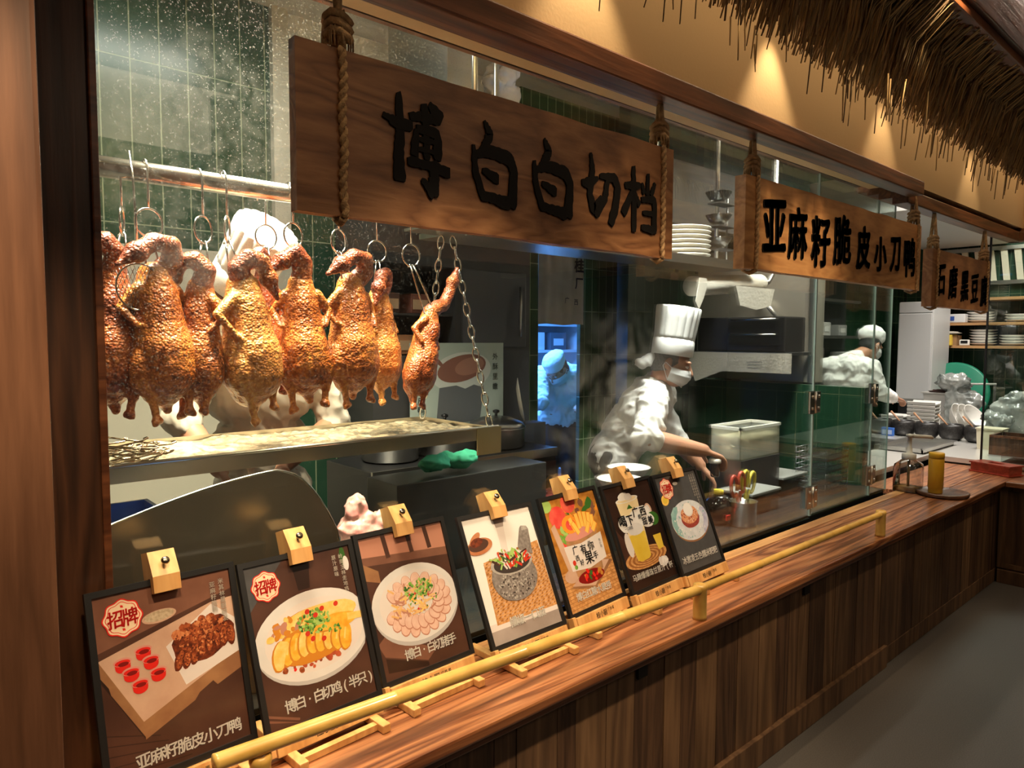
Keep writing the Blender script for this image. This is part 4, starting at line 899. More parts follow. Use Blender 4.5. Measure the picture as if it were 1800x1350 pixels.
# crumpled cling film over the tray
FILM = mat('cling_film', (.50, .42, .28), .14, 0, coat=.8, trans=.0, bump=1.0, bscale=38, c2=(.22, .17, .10), nscale=34)
f_ = MB(); nx, ny = 90, 24; vs = []; fs = []
for i in range(nx + 1):
    for j in range(ny + 1):
        X = x0 + .01 + (x1 - x0 - .03) * i / nx; Y = y0 + .006 + (y1 - y0 - .012) * j / ny
        q = Vector((X * 9, Y * 16, 0)); vs.append((X, Y, 1.272 + .011 * mnoise.noise(q) + .008 * abs(mnoise.noise(q * 2.7)) + .003 * mnoise.noise(q * 7)))
for i in range(nx):
    for j in range(ny): a = i * (ny + 1) + j; fs.append((a, a + ny + 1, a + ny + 2, a + 1))
f_.add(vs, fs, 0, False); solo('plastic_film', f_, FILM, 'crumpled clear plastic film lining the drip tray', 'film', (1, 2.1, 1.26))
def chain_links(t, a, b, n, r=.0034):
    a = Vector(a); b = Vector(b); d = (b - a); L_ = d.length / n; u = d.normalized(); s1 = u.orthogonal().normalized(); s2 = u.cross(s1)
    for i in range(n):
        c = a + d * ((i + .5) / n); sd = s1 if i % 2 else s2; hl = L_ * .5 + r * 1.2; w_ = L_ * .26
        pts = []
        for k in range(14):
            an = 2 * PI * k / 14; pts.append(c + u * (math.cos(an) * (hl - w_) + (w_ if math.cos(an) > 0 else -w_) * abs(math.cos(an))) + sd * math.sin(an) * w_)
        MB().tube(pts, r, 6, closed=True).build('chain_link', CHROME, t)
for lab, a, b, n in (('chain from the big sign down to the far back corner of the drip tray', (1.55, 2.14, 1.985), (1.628, 2.385, 1.285), 17), ('chain from the big sign down to the near front corner of the drip tray', (1.54, 2.06, 1.975), (1.625, 1.945, 1.29), 17)):
    c = thing('hanging_chain', 'steel ' + lab, 'chain', a, None, 'chains holding the drip tray'); chain_links(c, a, b, n)
cb = thing('chain_bracket', 'pale steel strip holding the chain tops below the big sign', 'bracket', (1.6, 2.1, 1.99)); MB().box((1.40, 2.03, 1.99), (1.80, 2.16, 2.0)).build('strip', STEEL, cb)
# loose hooks heaped at the post end of the tray
R_.seed(21); BRASSY = mat('heat_stained_wire', (.62, .50, .34), .25, 1.0)
proto = None
for i in range(22):
    M = T((R_.uniform(.40, .53), R_.uniform(1.955, 2.06), 1.288 + .0022 * i)) @ RZ(math.radians(R_.uniform(-60, 30))) @ RY(math.radians(R_.uniform(-16, 16)))
    if proto is None:
        proto = thing('loose_hook', 'loose wire duck hook in the heap at the post end of the tray', 'hook', (0, 0, 0), None, 'loose duck hooks heaped on the tray')
        m = MB(); m.tube([(-.07, 0, 0), (.05, 0, 0), (.062, .008, .004), (.058, .016, .006), (.048, .014, .004)], .0024, 6); m.build('shank', BRASSY, proto, local=True)
        m = MB(); m.tube([(-.085 + .016 * math.cos(a), .016 * math.sin(a), 0) for a in [2 * PI * q / 14 for q in range(14)]], .0024, 6, closed=True); m.build('eye', BRASSY, proto, local=True)
        place(proto, M)
    else: dup(proto, M)
sm_ = thing('wire_skimmer', 'round wire mesh skimmer hanging before the duck nearest the post', 'skimmer', (.475, 1.93, 1.75))
m = MB(); cx_, cz_ = .478, 1.735
m.tube([(cx_ + .052 * math.cos(a), 1.945, cz_ + .058 * math.sin(a)) for a in [2 * PI * q / 26 for q in range(26)]], .0025, 6, closed=True); m.build('rim', CHROME, sm_)
m = MB()
for k in range(-5, 6):
    h_ = .058 * math.sqrt(max(0, 1 - (k / 5.6) ** 2)); 
    for sl in (1, -1): m.tube([(cx_ + k * .0092 - sl * h_ * .35, 1.945, cz_ - h_ * .93), (cx_ + k * .0092 + sl * h_ * .35, 1.945, cz_ + h_ * .93)], .0008, 4)
m.build('mesh', CHROME, sm_); m = MB(); m.tube([(cx_, 1.945, cz_ + .058), (cx_ - .005, 1.95, 2.0), (cx_ - .005, 1.98, 2.075)], .003, 6); m.build('handle', CHROME, sm_)
bl = thing('blue_tray', 'blue plastic tray under the drip tray beside the post', 'tray', (.45, 2.0, 1.13)); m = MB(); m.box((.34, 1.84, 1.10), (.52, 2.10, 1.11)); m.box((.34, 1.84, 1.11), (.52, 1.85, 1.165)); m.box((.34, 2.09, 1.11), (.52, 2.10, 1.165)); m.box((.51, 1.85, 1.11), (.52, 2.09, 1.165)); m.box((.34, 1.85, 1.11), (.35, 2.09, 1.165)); m.build('tray', mat('blue_tray_plastic', (.05, .14, .42), .35), bl); m = MB(); m.box((.36, 1.87, .6985), (.50, 2.08, 1.0995)); m.build('stand', STEELD, bl)
# ---------------- behind the menu boards
gd = MB(); pts = [(.33, .70), (.33, 1.185)]
for k in range(1, 25):
    q = k / 24; X = .33 + .575 * q; pts.append((X, 1.185 + .085 * math.sin(q * PI * .62) if q < .72 else 1.2642 - (q - .72) ** 2 * 2.3))
pts.append((.925, .98)); pts.append((.93, .70))
gd.prism(pts[::-1], .004, basis((0, 1.745, 0), (1, 0, 0), (0, 0, 1), (0, -1, 0)))
gg = thing('splash_guard', 'dark polished steel splash guard with a rounded top behind the nearest boards', 'splash guard', (.6, 1.74, .70))
gd.build('sheet', mat('dark_polished_steel', (.26, .20, .15), .30, .75, bump=.03, bscale=9), gg)
MB().tube([(a, 1.743, b) for a, b in pts[1:-1]], .0035, 8).build('rolled_edge', mat('bright_edge_steel', (.75, .73, .70), .2, 1.0), gg)
wt = thing('prep_counter', 'low kitchen work surface just behind the glass', 'counter', (2, 1.95, 0)); MB().box((.33, 1.668, .655), (4.53, 2.18, .698), 0).build('worktop', mat('dark_worktop', (.015, .018, .018), .25), wt); MB().box((.33, 1.70, 0), (4.53, 2.14, .655), 0).build('cabinet', STEELD, wt)
tb_ = thing('steel_tub', 'steel tub of bagged pink meat between second and third boards', 'tub', (1.04, 1.86, .70)); MB().lathe([(.06, 0), (.075, .02), (.085, .30), (.09, .305), (.08, .30), (.07, .03), (.0, .02)], (1.055, 1.88, .699), 26).build('body', STEEL, tb_)
pb = MB(); pb.ell((1.055, 1.88, 1.03), (.07, .06, .05), noise=.16, seed=2, n=22); pb.ell((1.04, 1.88, 1.085), (.035, .032, .05), noise=.22, seed=5, n=20); pb.ell((1.10, 1.87, 1.04), (.05, .04, .035), noise=.2, seed=8, n=18)
o = skin('pink_meat_bag', fuse(pb, .006, 1, .006, 40, 3), mat('pink_film', (.66, .24, .22), .2, coat=.6, c2=(.72, .44, .38), nscale=40)); tag(o, 'clear bag of pink meat on the steel tub', 'bag')
# ---------------- middle of the kitchen
fr = thing('steel_fridge', 'tall dark steel cabinet with an open bay, behind the tray chains', 'cabinet', (2.3, 3.1, 0))
f = MB(); f.box((1.76, 3.0, 0), (2.80, 3.36, 1.52)); f.box((1.76, 3.0, 1.98), (2.80, 3.36, 2.30)); f.box((2.26, 3.0, 1.52), (2.80, 3.36, 1.98)); f.box((1.76, 3.30, 1.52), (2.26, 3.36, 1.98)); f.box((1.76, 3.0, 1.52), (1.79, 3.3, 1.98)); f.build('carcass', mat('slate_steel', (.10, .10, .105), .45, .7), fr)
f = MB(); f.box((1.79, 3.02, 1.725), (2.26, 3.30, 1.735)); f.build('shelf', STEELD, fr)
f = MB(); [f.box((2.30, 2.985, z), (2.76, 3.0, z + .42), 0, bev=.006) for z in (1.56,)]; f.build('door', mat('grey_steel_door', (.15, .15, .16), .38, .8), fr)
MB().tube([(2.70, 2.965, 1.62), (2.70, 2.965, 1.9)], .008, 8).build('handle', STEEL, fr)
for i, (x, z, c, lb) in enumerate(((1.86, 1.527, (.30, .06, .02), 'dark red'), (2.00, 1.527, (.42, .20, .10), 'tan'), (2.13, 1.527, (.35, .05, .03), 'brick red'), (1.90, 1.738, (.10, .05, .04), 'brown'), (2.08, 1.738, (.18, .06, .04), 'maroon'))):
    m = MB(); m.box((x - .055, 3.06, z), (x + .055, 3.2, z + .10), 0, bev=.004); m.box((x - .045, 3.055, z + .02), (x + .045, 3.06, z + .07), 1)
    solo('carton', m, [mat('carton_%d' % i, c, .6), mat('carton_label_%d' % i, (.5, .35, .22), .6)], '%s carton on the %s ledge of the dark steel cabinet' % (lb, 'upper' if z > 1.6 else 'lower'), 'carton', (x, 3.1, z), 'cartons in the open cabinet bay')
# poster of roast duck
ps = thing('wall_poster', 'pale green poster of a roast duck on a plate, on the dark cabinet', 'poster', (2.27, 2.97, 1.36))
FP = facing((2.27, 2.978, 1.36))
m = MB(); m.box((-.31, -.21, -.004), (.31, .225, 0), 0, FP); m.build('sheet', mat('pale_green_print', (.42, .50, .45), .5), ps)
m = MB()
def ob(mb, cx, cy, rx, ry, z, mi, rot=0, n=26): mb.flat([(cx + rx * math.cos(a) * math.cos(rot) - ry * math.sin(a) * math.sin(rot), cy + rx * math.cos(a) * math.sin(rot) + ry * math.sin(a) * math.cos(rot)) for a in [2 * PI * k / n for k in range(n)]], z, FP, mi)
ob(m, .02, .07, .20, .105, .0005, 0, .1); ob(m, .02, .09, .165, .07, .001, 1, .18); ob(m, .07, .10, .10, .045, .0013, 2, .2); ob(m, -.14, .13, .05, .012, .0013, 1, -.7); m.flat([(-.15, -.20), (.14, -.20), (.17, -.02), (.10, .0), (.04, -.02), (-.02, .0), (-.13, -.01)], .0008, FP, 3)
m.build('printed_duck', [mat('poster_plate', (.62, .66, .62), .5), mat('poster_duck', (.24, .10, .07), .5), mat('poster_duck_light', (.36, .17, .12), .5), mat('poster_table', (.12, .13, .14), .5)], ps)
m = MB(); write(m, '亚麻籽脆皮鸭', -.245, .13, .045, (0, -.05), FP, .001); write(m, '外酥里嫩', .25, .15, .040, (0, -.055), FP, .001); m.build('lettering', mat('poster_ink', (.10, .14, .13), .6), ps)
# stove with pans and their lids
sv = thing('cooking_range', 'black cooking range along the back of the kitchen', 'range', (2.1, 2.8, 0)); MB().box((1.50, 2.58, 0), (2.60, 2.98, 1.045), 0, bev=.006).build('body', mat('black_range', (.020, .020, .022), .35, .4), sv); MB().box((1.50, 2.565, 1.0), (2.60, 2.58, 1.045), 0).build('front_rail', STEEL, sv); MB().box((1.50, 2.575, .90), (2.60, 2.58, .975), 0).build('control_panel', mat('range_panel', (.06, .03, .03), .3), sv)
for x, r, lb in ((1.72, .13, 'nearest the ducks'), (2.03, .15, 'middle'), (2.36, .15, 'farthest from the ducks')):
    p = thing('lidded_pan', 'steel pan with a domed lid on the range, ' + lb, 'pan', (x, 2.78, 1.046), None, 'pans on the range')
    MB().lathe([(r * .9, 0), (r, .01), (r, .10), (r * 1.04, .105)], (x, 2.78, 1.046), 30).build('body', STEEL, p); MB().lathe([(r * 1.03, .106), (r * .9, .13), (r * .5, .155), (.012, .163)], (x, 2.78, 1.046), 30).build('lid', STEEL, p); MB().lathe([(.008, .16), (.008, .175), (.018, .18), (.018, .19), (.003, .195)], (x, 2.78, 1.046), 14).build('lid_knob', BLACK, p)
gb = MB(); [gb.ell((1.68 + .08 * math.cos(k * 1.3), 2.30 + .04 * math.sin(k * 2.1), 1.10 + .01 * (k % 3)), (.06, .05, .028), noise=.25, seed=k, n=16) for k in range(6)]
sb = thing('side_bench', 'dark steel bench under the far end of the drip tray', 'bench', (1.75, 2.3, 0)); MB().box((1.40, 2.22, 0), (2.18, 2.44, 1.06), 0, bev=.004).build('body', STEELD, sb)
o = skin('green_cloth', fuse(gb, .008, 2, .006, 30, 1), mat('green_cloth', (.05, .42, .24), .85, bump=.4)); tag(o, 'crumpled green cleaning cloth on the dark steel bench', 'cloth')
mt = thing('meat_tray', 'tray of dark red meat low behind the fourth board', 'tray', (2.3, 2.28, .80)); MB().box((2.23, 2.20, .0), (2.55, 2.215, .795)).build('stand', STEELD, mt); MB().box((2.22, 2.20, .795), (2.56, 2.50, .815)).build('tray_base', STEELD, mt)
mm = MB(); R_.seed(5); [mm.ell((R_.uniform(2.26, 2.52), R_.uniform(2.23, 2.47), .83 + R_.uniform(0, .03)), (.05, .035, .018), noise=.2, seed=k, n=10) for k in range(40)]; q = mm.build('meat', mat('dark_red_meat', (.10, .018, .018), .35, c2=(.22, .04, .035), nscale=30), mt); q['kind'] = 'stuff'
wp = thing('oval_platter', 'white oval platter standing on edge by the kitchen doorway', 'platter', (2.67, 2.9, 1.16)); MB().lathe([(.0, .0), (.06, .002), (.10, .018), (.105, .022), (.06, .008), (0, .006)], (0, 0, 0), 34, 0, T((2.62, 2.90, 1.26)) @ RZ(math.radians(-42)) @ RY(math.radians(80)) @ Matrix.Diagonal((1.25, .75, 1, 1))).build('dish', mat('cream_ceramic', (.66, .60, .50), .2, coat=.4), wp); MB().box((2.60, 2.86, 1.0), (2.80, 2.96, 1.135)).build('rack', STEELD, wp)
# doorway: cloth, blue lit room
nr = thing('noren_curtain', 'white split door curtain with dark blue lettering above the blue doorway', 'curtain', (3.43, 3.38, 2.2))
m = MB(); vs = []; fs = []; nx = 30
for i in range(nx + 1):
    u = i / nx; X = 3.222 + .412 * u
    for z in (2.42, 2.2, 1.95, 1.705): vs.append((X, 3.355 + .012 * math.sin(u * 22 + z) - .0 * z, z + .004 * math.sin(u * 9)))
for i in range(nx):
    for k in range(3): a = i * 4 + k; fs.append((a, a + 1, a + 5, a + 4))
m.add(vs, fs, 0, True); m.add([(x, y + .003, z) for x, y, z in vs], [f[::-1] for f in fs], 0, True); m.build('cloth', mat('white_noren_cloth', (.50, .47, .43), .9, c2=(.60, .57, .53), nscale=8), nr)
m = MB(); FN = facing((3.55, 3.335, 2.06)); put(m, '桂', .03, .05, .10, .10, FN, 0, .03, slant=.05); put(m, '厂', .03, -.07, .085, .085, FN, 0, .025); put(m, '广', -.09, -.19, .045, .045, FN, 0, .01); put(m, '西', .0, -.20, .045, .045, FN, 0, .01); m.build('lettering', mat('navy_ink', (.02, .03, .10), .7), nr)
MB().tube([(3.20, 3.36, 2.425), (3.66, 3.36, 2.425)], .008, 8).build('rod', STEEL, nr)
WB = mat('white_laminate', (.75, .77, .80), .4)
sh = thing('back_room_shelf', 'pale shelf unit with boxes on the back wall of the blue lit room', 'shelf', (4.7, 5.8, 0))
m = MB(); [m.box((3.6, 5.7, z), (6.2, 6.1, z + .03)) for z in (.9, 1.45, 1.75, 2.1)]; [m.box((x, 5.7, 0), (x + .03, 6.1, 2.3)) for x in (3.6, 4.4, 5.2, 6.17)]; m.build('frame', WB, sh)
for i, (x, z, c) in enumerate(((4.55, 1.48, (.7, .72, .75)), (4.9, 1.48, (.12, .2, .16)), (5.35, 1.48, (.75, .78, .8)), (5.7, 1.48, (.1, .12, .15)), (4.6, 1.78, (.2, .25, .3)), (5.0, 1.78, (.8, .8, .82)))):
    m = MB(); m.box((x, 5.75, z), (x + .26, 6.0, z + .2), 0, bev=.01); m.box((x + .05, 5.745, z + .05), (x + .21, 5.75, z + .13), 1); solo('storage_box', m, [mat('box_%d' % i, c, .5), WB], '%s storage box on the back room shelf, %s bay' % (('pale', 'green', 'white', 'black', 'slate', 'bright')[i], ('lower', 'upper')[i > 3]), 'box', (x, 5.8, z), 'boxes in the blue lit room')
tbm = thing('back_room_table', 'work table of packets in the blue lit room', 'table', (4.3, 4.9, 0)); MB().box((3.5, 4.55, 1.0), (5.6, 5.1, 1.05)).build('top', WB, tbm); [MB().tube([(x, y, 0), (x, y, 1.0)], .02, 8).build('leg', STEEL, tbm) for x in (3.6, 5.5) for y in (4.6, 5.05)]
R_.seed(9)
for i in range(12):
    x = 3.75 + i * .14; m = MB(); m.box((x - .05, 4.62 + (i % 3) * .12, 1.051), (x + .06, 4.74 + (i % 3) * .12, 1.051 + R_.uniform(.05, .10)), 0, bev=.012); solo('food_packet', m, mat('packet_%d' % (i % 4), ((.08, .35, .22), (.65, .68, .66), (.4, .12, .1), (.2, .4, .42))[i % 4], .4), 'small packet on the table in the blue lit room', 'packet', (x, 4.7, 1.05), 'packets on the blue room table')
# ---------------- overhead shelf, hood, pipes
DS = mat('smoky_steel', (.14, .13, .12), .4, .9)
hd = thing('extractor_hood', 'dark steel extractor hood behind the big sign', 'hood', (2.9, 2.7, 2.2))
m = MB(); m.box((1.80, 2.40, 2.32), (4.4, 3.05, 2.62)); m.box((1.80, 2.38, 2.26), (4.4, 2.42, 2.34)); m.build('canopy', DS, hd); m = MB(); [m.box((x, 2.45, 2.30), (x + .36, 3.0, 2.325)) for x in (1.9, 2.35, 2.8, 3.25, 3.7)]; m.build('filter', STEELD, hd)
m = MB(); m.box((1.80, 2.44, 2.62), (1.95, 2.9, 3.2)); m.build('duct', STEEL, hd)
os_ = thing('overhead_shelf', 'steel shelf hung above the cook with crockery on it', 'shelf', (2.9, 2.2, 2.03))
m = MB(); m.box((1.60, 2.06, 2.000), (3.66, 2.36, 2.022)); m.box((1.60, 2.05, 1.985), (3.66, 2.062, 2.030)); m.build('deck', STEEL, os_); [MB().tube([(x, 2.30, 2.02), (x, 2.30, 3.2)], .012, 8).build('hanger', STEEL, os_) for x in (1.95, 3.05, 3.63)]
mw = thing('black_oven', 'black box oven on the overhead shelf behind the big sign', 'oven', (2.35, 2.2, 2.022)); MB().box((1.98, 2.10, 2.0225), (2.85, 2.35, 2.30), 0, bev=.008).build('body', mat('black_enamel', (.02, .022, .026), .3), mw); MB().box((2.05, 2.09, 2.06), (2.65, 2.10, 2.26)).build('door', mat('dark_blue_window', (.015, .03, .06), .15), mw); MB().tube([(2.08, 2.07, 2.272), (2.62, 2.07, 2.272)], .008, 8).build('handle', STEEL, mw)
m = MB(); m.box((2.05, 2.12, 2.302), (2.50, 2.30, 2.345), 0, bev=.01); m.box((2.1, 2.13, 2.345), (2.24, 2.28, 2.355), 1); solo('blue_box', m, [mat('blue_plastic', (.03, .16, .42), .4), mat('pale_blue_plastic', (.2, .42, .6), .4)], 'flat blue plastic box on the black oven', 'box', (2.2, 2.2, 2.302))
PLT = mat('stacked_white_plate', (.74, .69, .58), .25, coat=.3)
for i in range(7):
    m = MB(); m.lathe([(.06, 0), (.105, .006), (.150, .020), (.152, .024), (.10, .012), (0, .008)], (0, 0, 0), 30); o = solo('stacked_plate', m, PLT, 'white plate in the stack on the overhead shelf, %s from the top' % ('first', 'second', 'third', 'fourth', 'fifth', 'sixth', 'seventh')[6 - i], 'plate', (0, 0, 0), 'plates stacked on the overhead shelf'); place(o, T((3.14, 2.2, 2.0225 + .0235 * i)))
CLR = clear('clear_plastic', (.86, .88, .87), .10)
for i in range(3):
    p = aY(1263, (345, 385, 425)[i] + 12, 2.2); m = MB(); m.lathe([(.02, 0), (.05, .02), (.072, .055), (.074, .058), (.05, .024), (.0, .006)], (0, 0, 0), 26); o = solo('glass_bowl', m, clear('pale_bowl_glass', (.62, .64, .62), .12) if 'pale_bowl_glass' not in MATS else MATS['pale_bowl_glass'], 'clear bowl %s of the column beside the middle sign' % ('at the top', 'in the middle', 'at the foot')[i], 'bowl', (0, 0, 0), 'clear bowls beside the middle sign'); place(o, T((p.x, 2.2, p.z)))
m = MB(); p = aY(1300, 380, 2.2); m.tube([(3.60, 2.215, 2.022), (3.60, 2.215, 2.42)], .006, 8); [m.box((3.44, 2.16, aY(1263, y + 12, 2.2).z - .007), (3.605, 2.24, aY(1263, y + 12, 2.2).z - .0005)) for y in (345, 385, 425)]
solo('bowl_rack', m, STEELD, 'thin steel rack holding the clear bowls', 'rack', (3.6, 2.2, 2.022))
for x, y0_, z in ((2.95, 1.95, 2.62), (3.55, 1.95, 2.62), (4.0, 1.95, 2.62)):
    f = thing('strip_light', 'slim white strip light under the kitchen ceiling, %s' % {2.95: 'nearest the big sign', 3.55: 'between the two near signs', 4.0: 'above the middle sign'}[x], 'light', (x, 2.2, z), None, 'strip lights in the kitchen')
    MB().box((x, 1.96, z), (x + .22, 2.02, z + .03), 0, bev=.004).build('housing', WHITE, f); MB().box((x + .01, 1.965, z - .006), (x + .21, 2.015, z)).build('diffuser', emis('strip_glow', (1, .95, .85), 1.2) if 'strip_glow' not in MATS else MATS['strip_glow'], f); MB().tube([(x + .11, 1.99, z + .03), (x + .11, 1.99, 3.2)], .004, 6).build('cord', BLACK, f)
pp = thing('ceiling_pipe', 'vertical steel pipe against the kitchen ceiling above the big sign', 'pipe', (1.75, 2.6, 2.6)); MB().tube([(aY(783, 120, 2.7).x, 2.7, 2.35), (aY(783, 120, 2.7).x, 2.7, 3.2)], .028, 16).build('tube', STEEL, pp); MB().lathe([(.036, 0), (.036, .03)], (aY(783, 120, 2.7).x, 2.7, 2.76), 16).build('collar', STEELD, pp)
bg = MB(); c = aY(880, 138, 2.5); [bg.ell((c.x + .05 * math.sin(k * 2.2), 2.5 + .03 * math.cos(k), c.z + .03 * math.cos(k * 1.7)), (.06, .04, .045), noise=.3, seed=k, n=14) for k in range(4)]; bg.box((c.x - .08, 2.47, c.z - .12), (c.x + .10, 2.53, c.z - .02))
o = skin('clear_bag', fuse(bg, .010, 1, .008, 35, 2), mat('crinkled_bag', (.62, .58, .55), .15, coat=.5, bump=.8, bscale=45)); tag(o, 'crinkled clear bag on top of the hood end', 'bag')
# paper towel roll on its bracket
rp = thing('paper_towel_roll', 'roll of white paper towel hanging from a bracket above the cook', 'paper roll', (3.7, 2.28, 1.95))
PAP = mat('paper_towel', (.45, .41, .34), .9, bump=.6, bscale=70)
a = aY(1215, 503, 2.12); b = aY(1335, 498, 2.12)
MB().tube([a, b], .052, 24).build('roll', PAP, rp)
MB().prism([(0, 0), (.06, .0), (.07, -.03), (.04, -.10), (.0, -.16), (-.03, -.12)], .004, facing((a.x - .01, 2.066, a.z + .04))).build('loose_end', PAP, rp)
q = aY(1290, 520, 2.12); MB().prism([(-.02, .05), (.40, .05), (.36, -.05), (.20, -.075), (.03, -.055)], .004, facing((q.x - .06, 2.065, q.z))).build('hanging_sheet', PAP, rp)
MB().tube([b, b + Vector((.10, 0, .01)), b + Vector((.16, .0, .07)), b + Vector((.16, 0, 1.2))], .014, 10).build('bracket', STEEL, rp)
# steel cabinet beyond the cook and what stands on it
cab = thing('steel_cabinet', 'tall brushed steel cabinet beyond the cook', 'cabinet', (4.9, 2.5, 1.3)); MB().box((4.62, 2.16, 1.32), (4.74, 3.08, 2.25), 0, bev=.006).build('body', mat('warm_brushed_steel', (.50, .45, .38), .42, .6, bump=.05), cab); MB().box((4.605, 2.16, 1.32), (4.62, 2.20, 2.25)).build('corner_post', STEEL, cab)
MB().tube([(4.60, 2.62, 1.98), (4.55, 2.36, 1.72)], .016, 8).build('stay_bar', STEEL, cab)
pt = MB(); pt.box((4.54, 1.80, 0), (4.62, 3.09, 1.31)); o = struct('wall_partition', pt, tile('partition_green_tile', (.013, .045, .022), (.017, .054, .027), (.075, .10, .05), 'Y', .14, .42, .003))
ws = thing('cabinet_shelf', 'shelf on the steel cabinet edged with a white paper sheet', 'shelf', (4.4, 2.5, 1.5)); MB().box((4.30, 2.18, 1.505), (4.602, 2.95, 1.525)).build('board', STEELD, ws); m = MB(); m.prism([(-.40, .02), (.40, .02), (.40, -.11), (-.10, -.11), (-.31, -.19)], .002, basis((4.298, 2.56, 1.50), (0, -1, 0), (0, 0, 1), (-1, 0, 0))); m.build('paper_sheet', PAP, ws); m = MB(); [m.box((4.294, 2.36, 1.46 - k * .02), (4.296, 2.46, 1.466 - k * .02)) for k in range(3)]; m.build('paper_writing', mat('grey_print', (.25, .25, .22), .6), ws)
ov = thing('countertop_grill', 'dark countertop grill on the paper edged shelf', 'grill', (4.45, 2.5, 1.53)); MB().box((4.33, 2.22, 1.5255), (4.60, 2.88, 1.76), 0, bev=.012).build('body', mat('dark_grill', (.045, .042, .04), .35, .6), ov); MB().box((4.322, 2.26, 1.57), (4.33, 2.62, 1.73)).build('door', mat('grill_glass', (.02, .02, .02), .12), ov); MB().tube([(4.305, 2.28, 1.742), (4.305, 2.60, 1.742)], .007, 8).build('handle', STEEL, ov); MB().tube([(4.305, 2.28, 1.642), (4.305, 2.60, 1.642)], .005, 8).build('rack_bar', STEEL, ov)
# tubs and tools on the prep counter by the cook
def MILK(N): q = N.new('ShaderNodeValue'); q.outputs[0].default_value = .34; return q.outputs[0]
bn = thing('bun_container', 'long pale plastic tub of white dumplings above the utensil pot', 'tub', (3.85, 2.1, .93))
BX0, BX1 = 3.40, 3.82
m = MB(); m.box((BX0, 1.98, .955), (BX1, 2.16, .963)); m.box((BX0, 1.98, .955), (BX1, 1.984, 1.12)); m.box((BX0, 2.156, .955), (BX1, 2.16, 1.12)); m.box((BX0, 1.98, .955), (BX0 + .004, 2.16, 1.12)); m.box((BX1 - .004, 1.98, .955), (BX1, 2.16, 1.12)); m.build('box', clear('milky_box', (.70, .70, .62), .10, lambda N, L, tc: MILK(N)), bn)
m = MB(); m.box((BX0 - .01, 1.97, 1.12), (BX1 + .01, 1.985, 1.135)); m.box((BX0 - .01, 2.155, 1.12), (BX1 + .01, 2.17, 1.135)); m.box((BX0 - .01, 1.97, 1.12), (BX0 + .005, 2.17, 1.135)); m.box((BX1 - .005, 1.97, 1.12), (BX1 + .01, 2.17, 1.135)); m.build('rim', mat('milky_rim', (.62, .62, .54), .35), bn)
m = MB(); m.box((BX0, 1.975, .72), (BX1, 2.165, .9545), 0); m.build('stand', STEELD, bn)
R_.seed(4); BUN = mat('dumpling_dough', (.78, .72, .58), .6)
for i in range(18):
    m = MB(); m.ell((0, 0, 0), (.042, .036, .032), noise=.1, seed=i); o = solo('dumpling', m, BUN, 'white dumpling in the long pale tub', 'dumpling', (0, 0, 0), 'dumplings in the pale tub'); place(o, T((3.445 + (i % 5) * .082 + R_.uniform(-.006, .006), 2.022 + (i // 5 % 2) * .085, .998 + (i // 10) * .058)))
cp = aZ(1305, 922, .70)
up_ = thing('utensil_pot', 'small steel pot of kitchen scissors by the far board', 'pot', (cp.x, cp.y, .70)); MB().lathe([(.062, 0), (.066, .004), (.066, .118), (.070, .121), (.062, .118), (.060, .008), (0, .006)], (cp.x, cp.y, .6985), 28).build('body', STEEL, up_)
def scissors(lab, x, y, z, lean, c, yaw=0):
    s = thing('kitchen_scissors', lab, 'scissors', (x, y, z), RZ(yaw).to_3x3() @ RY(lean).to_3x3(), 'scissors in the steel pot')
    for q in (-1, 1):
        MB().prism([(-.004, 0), (.004, 0), (.006, .07), (-.006, .07)], .002, basis((q * .004, .0, -.075), (1, 0, 0), (0, 0, 1), (0, -1, 0))).build('blade', CHROME, s, local=True)
        P = [(q * .006, 0, 0), (q * .012, 0, .02)] + [(q * (.034 + .026 * math.cos(a)), 0, .085 + .052 * math.sin(a)) for a in [(-2.2 + 5.9 * k / 14) for k in range(15)]]
        m = MB(); m.tube(P, .0085, 8); m.build('handle_loop', c, s, local=True)
scissors('red handled scissors in the steel pot', cp.x - .03, cp.y + .005, .82, -.15, mat('red_handle', (.42, .055, .03), .4)); scissors('yellow handled scissors in the steel pot', cp.x + .045, cp.y + .01, .82, .22, mat('yellow_handle', (.55, .45, .05), .4))
jp = aZ(1262, 918, .70); jg = thing('sauce_jug', 'dark glass sauce jug with a yellow cap beside the far board', 'jug', (jp.x, jp.y, .70)); MB().lathe([(.06, 0), (.075, .02), (.078, .09), (.05, .13), (.022, .145)], (jp.x, jp.y, .6985), 26).build('body', mat('dark_sauce_glass', (.025, .016, .012), .1, coat=.5), jg); MB().lathe([(.024, .145), (.024, .165), (.003, .167)], (jp.x, jp.y, .6985), 18).build('cap', mat('yellow_cap', (.78, .66, .04), .4), jg); MB().box((jp.x - .05, jp.y - .079, .73), (jp.x - .015, jp.y - .072, .755)).build('label', mat('red_label', (.6, .03, .02), .5), jg)
for k, (px, py, s, lb) in enumerate(((1395, 868, .9, 'far'), (1345, 900, .8, 'near'))):
    p = aZ(px, py, .70); b = thing('clear_tub', '%s clear lidded tub behind the glass near the hinge' % lb, 'tub', (p.x, p.y, .70), None, 'clear tubs near the hinge')
    m = MB(); m.box((p.x - .14, p.y, .6985), (p.x + .14, p.y + .18, .80), 0, bev=.006); m.build('tub', clear('tub_plastic', (.70, .70, .66), .12) if 'tub_plastic' not in MATS else MATS['tub_plastic'], b); m = MB(); m.box((p.x - .15, p.y - .01, .80), (p.x + .15, p.y + .19, .815), 0, bev=.004); m.build('lid', mat('frosted_lid', (.22, .22, .20), .4), b); m = MB(); m.box((p.x - .12, p.y + .02, .705), (p.x + .1, p.y + .15, .76), 0, bev=.01); m.build('contents', mat('tub_food', (.35, .26, .16), .6), b)
kb_ = 0
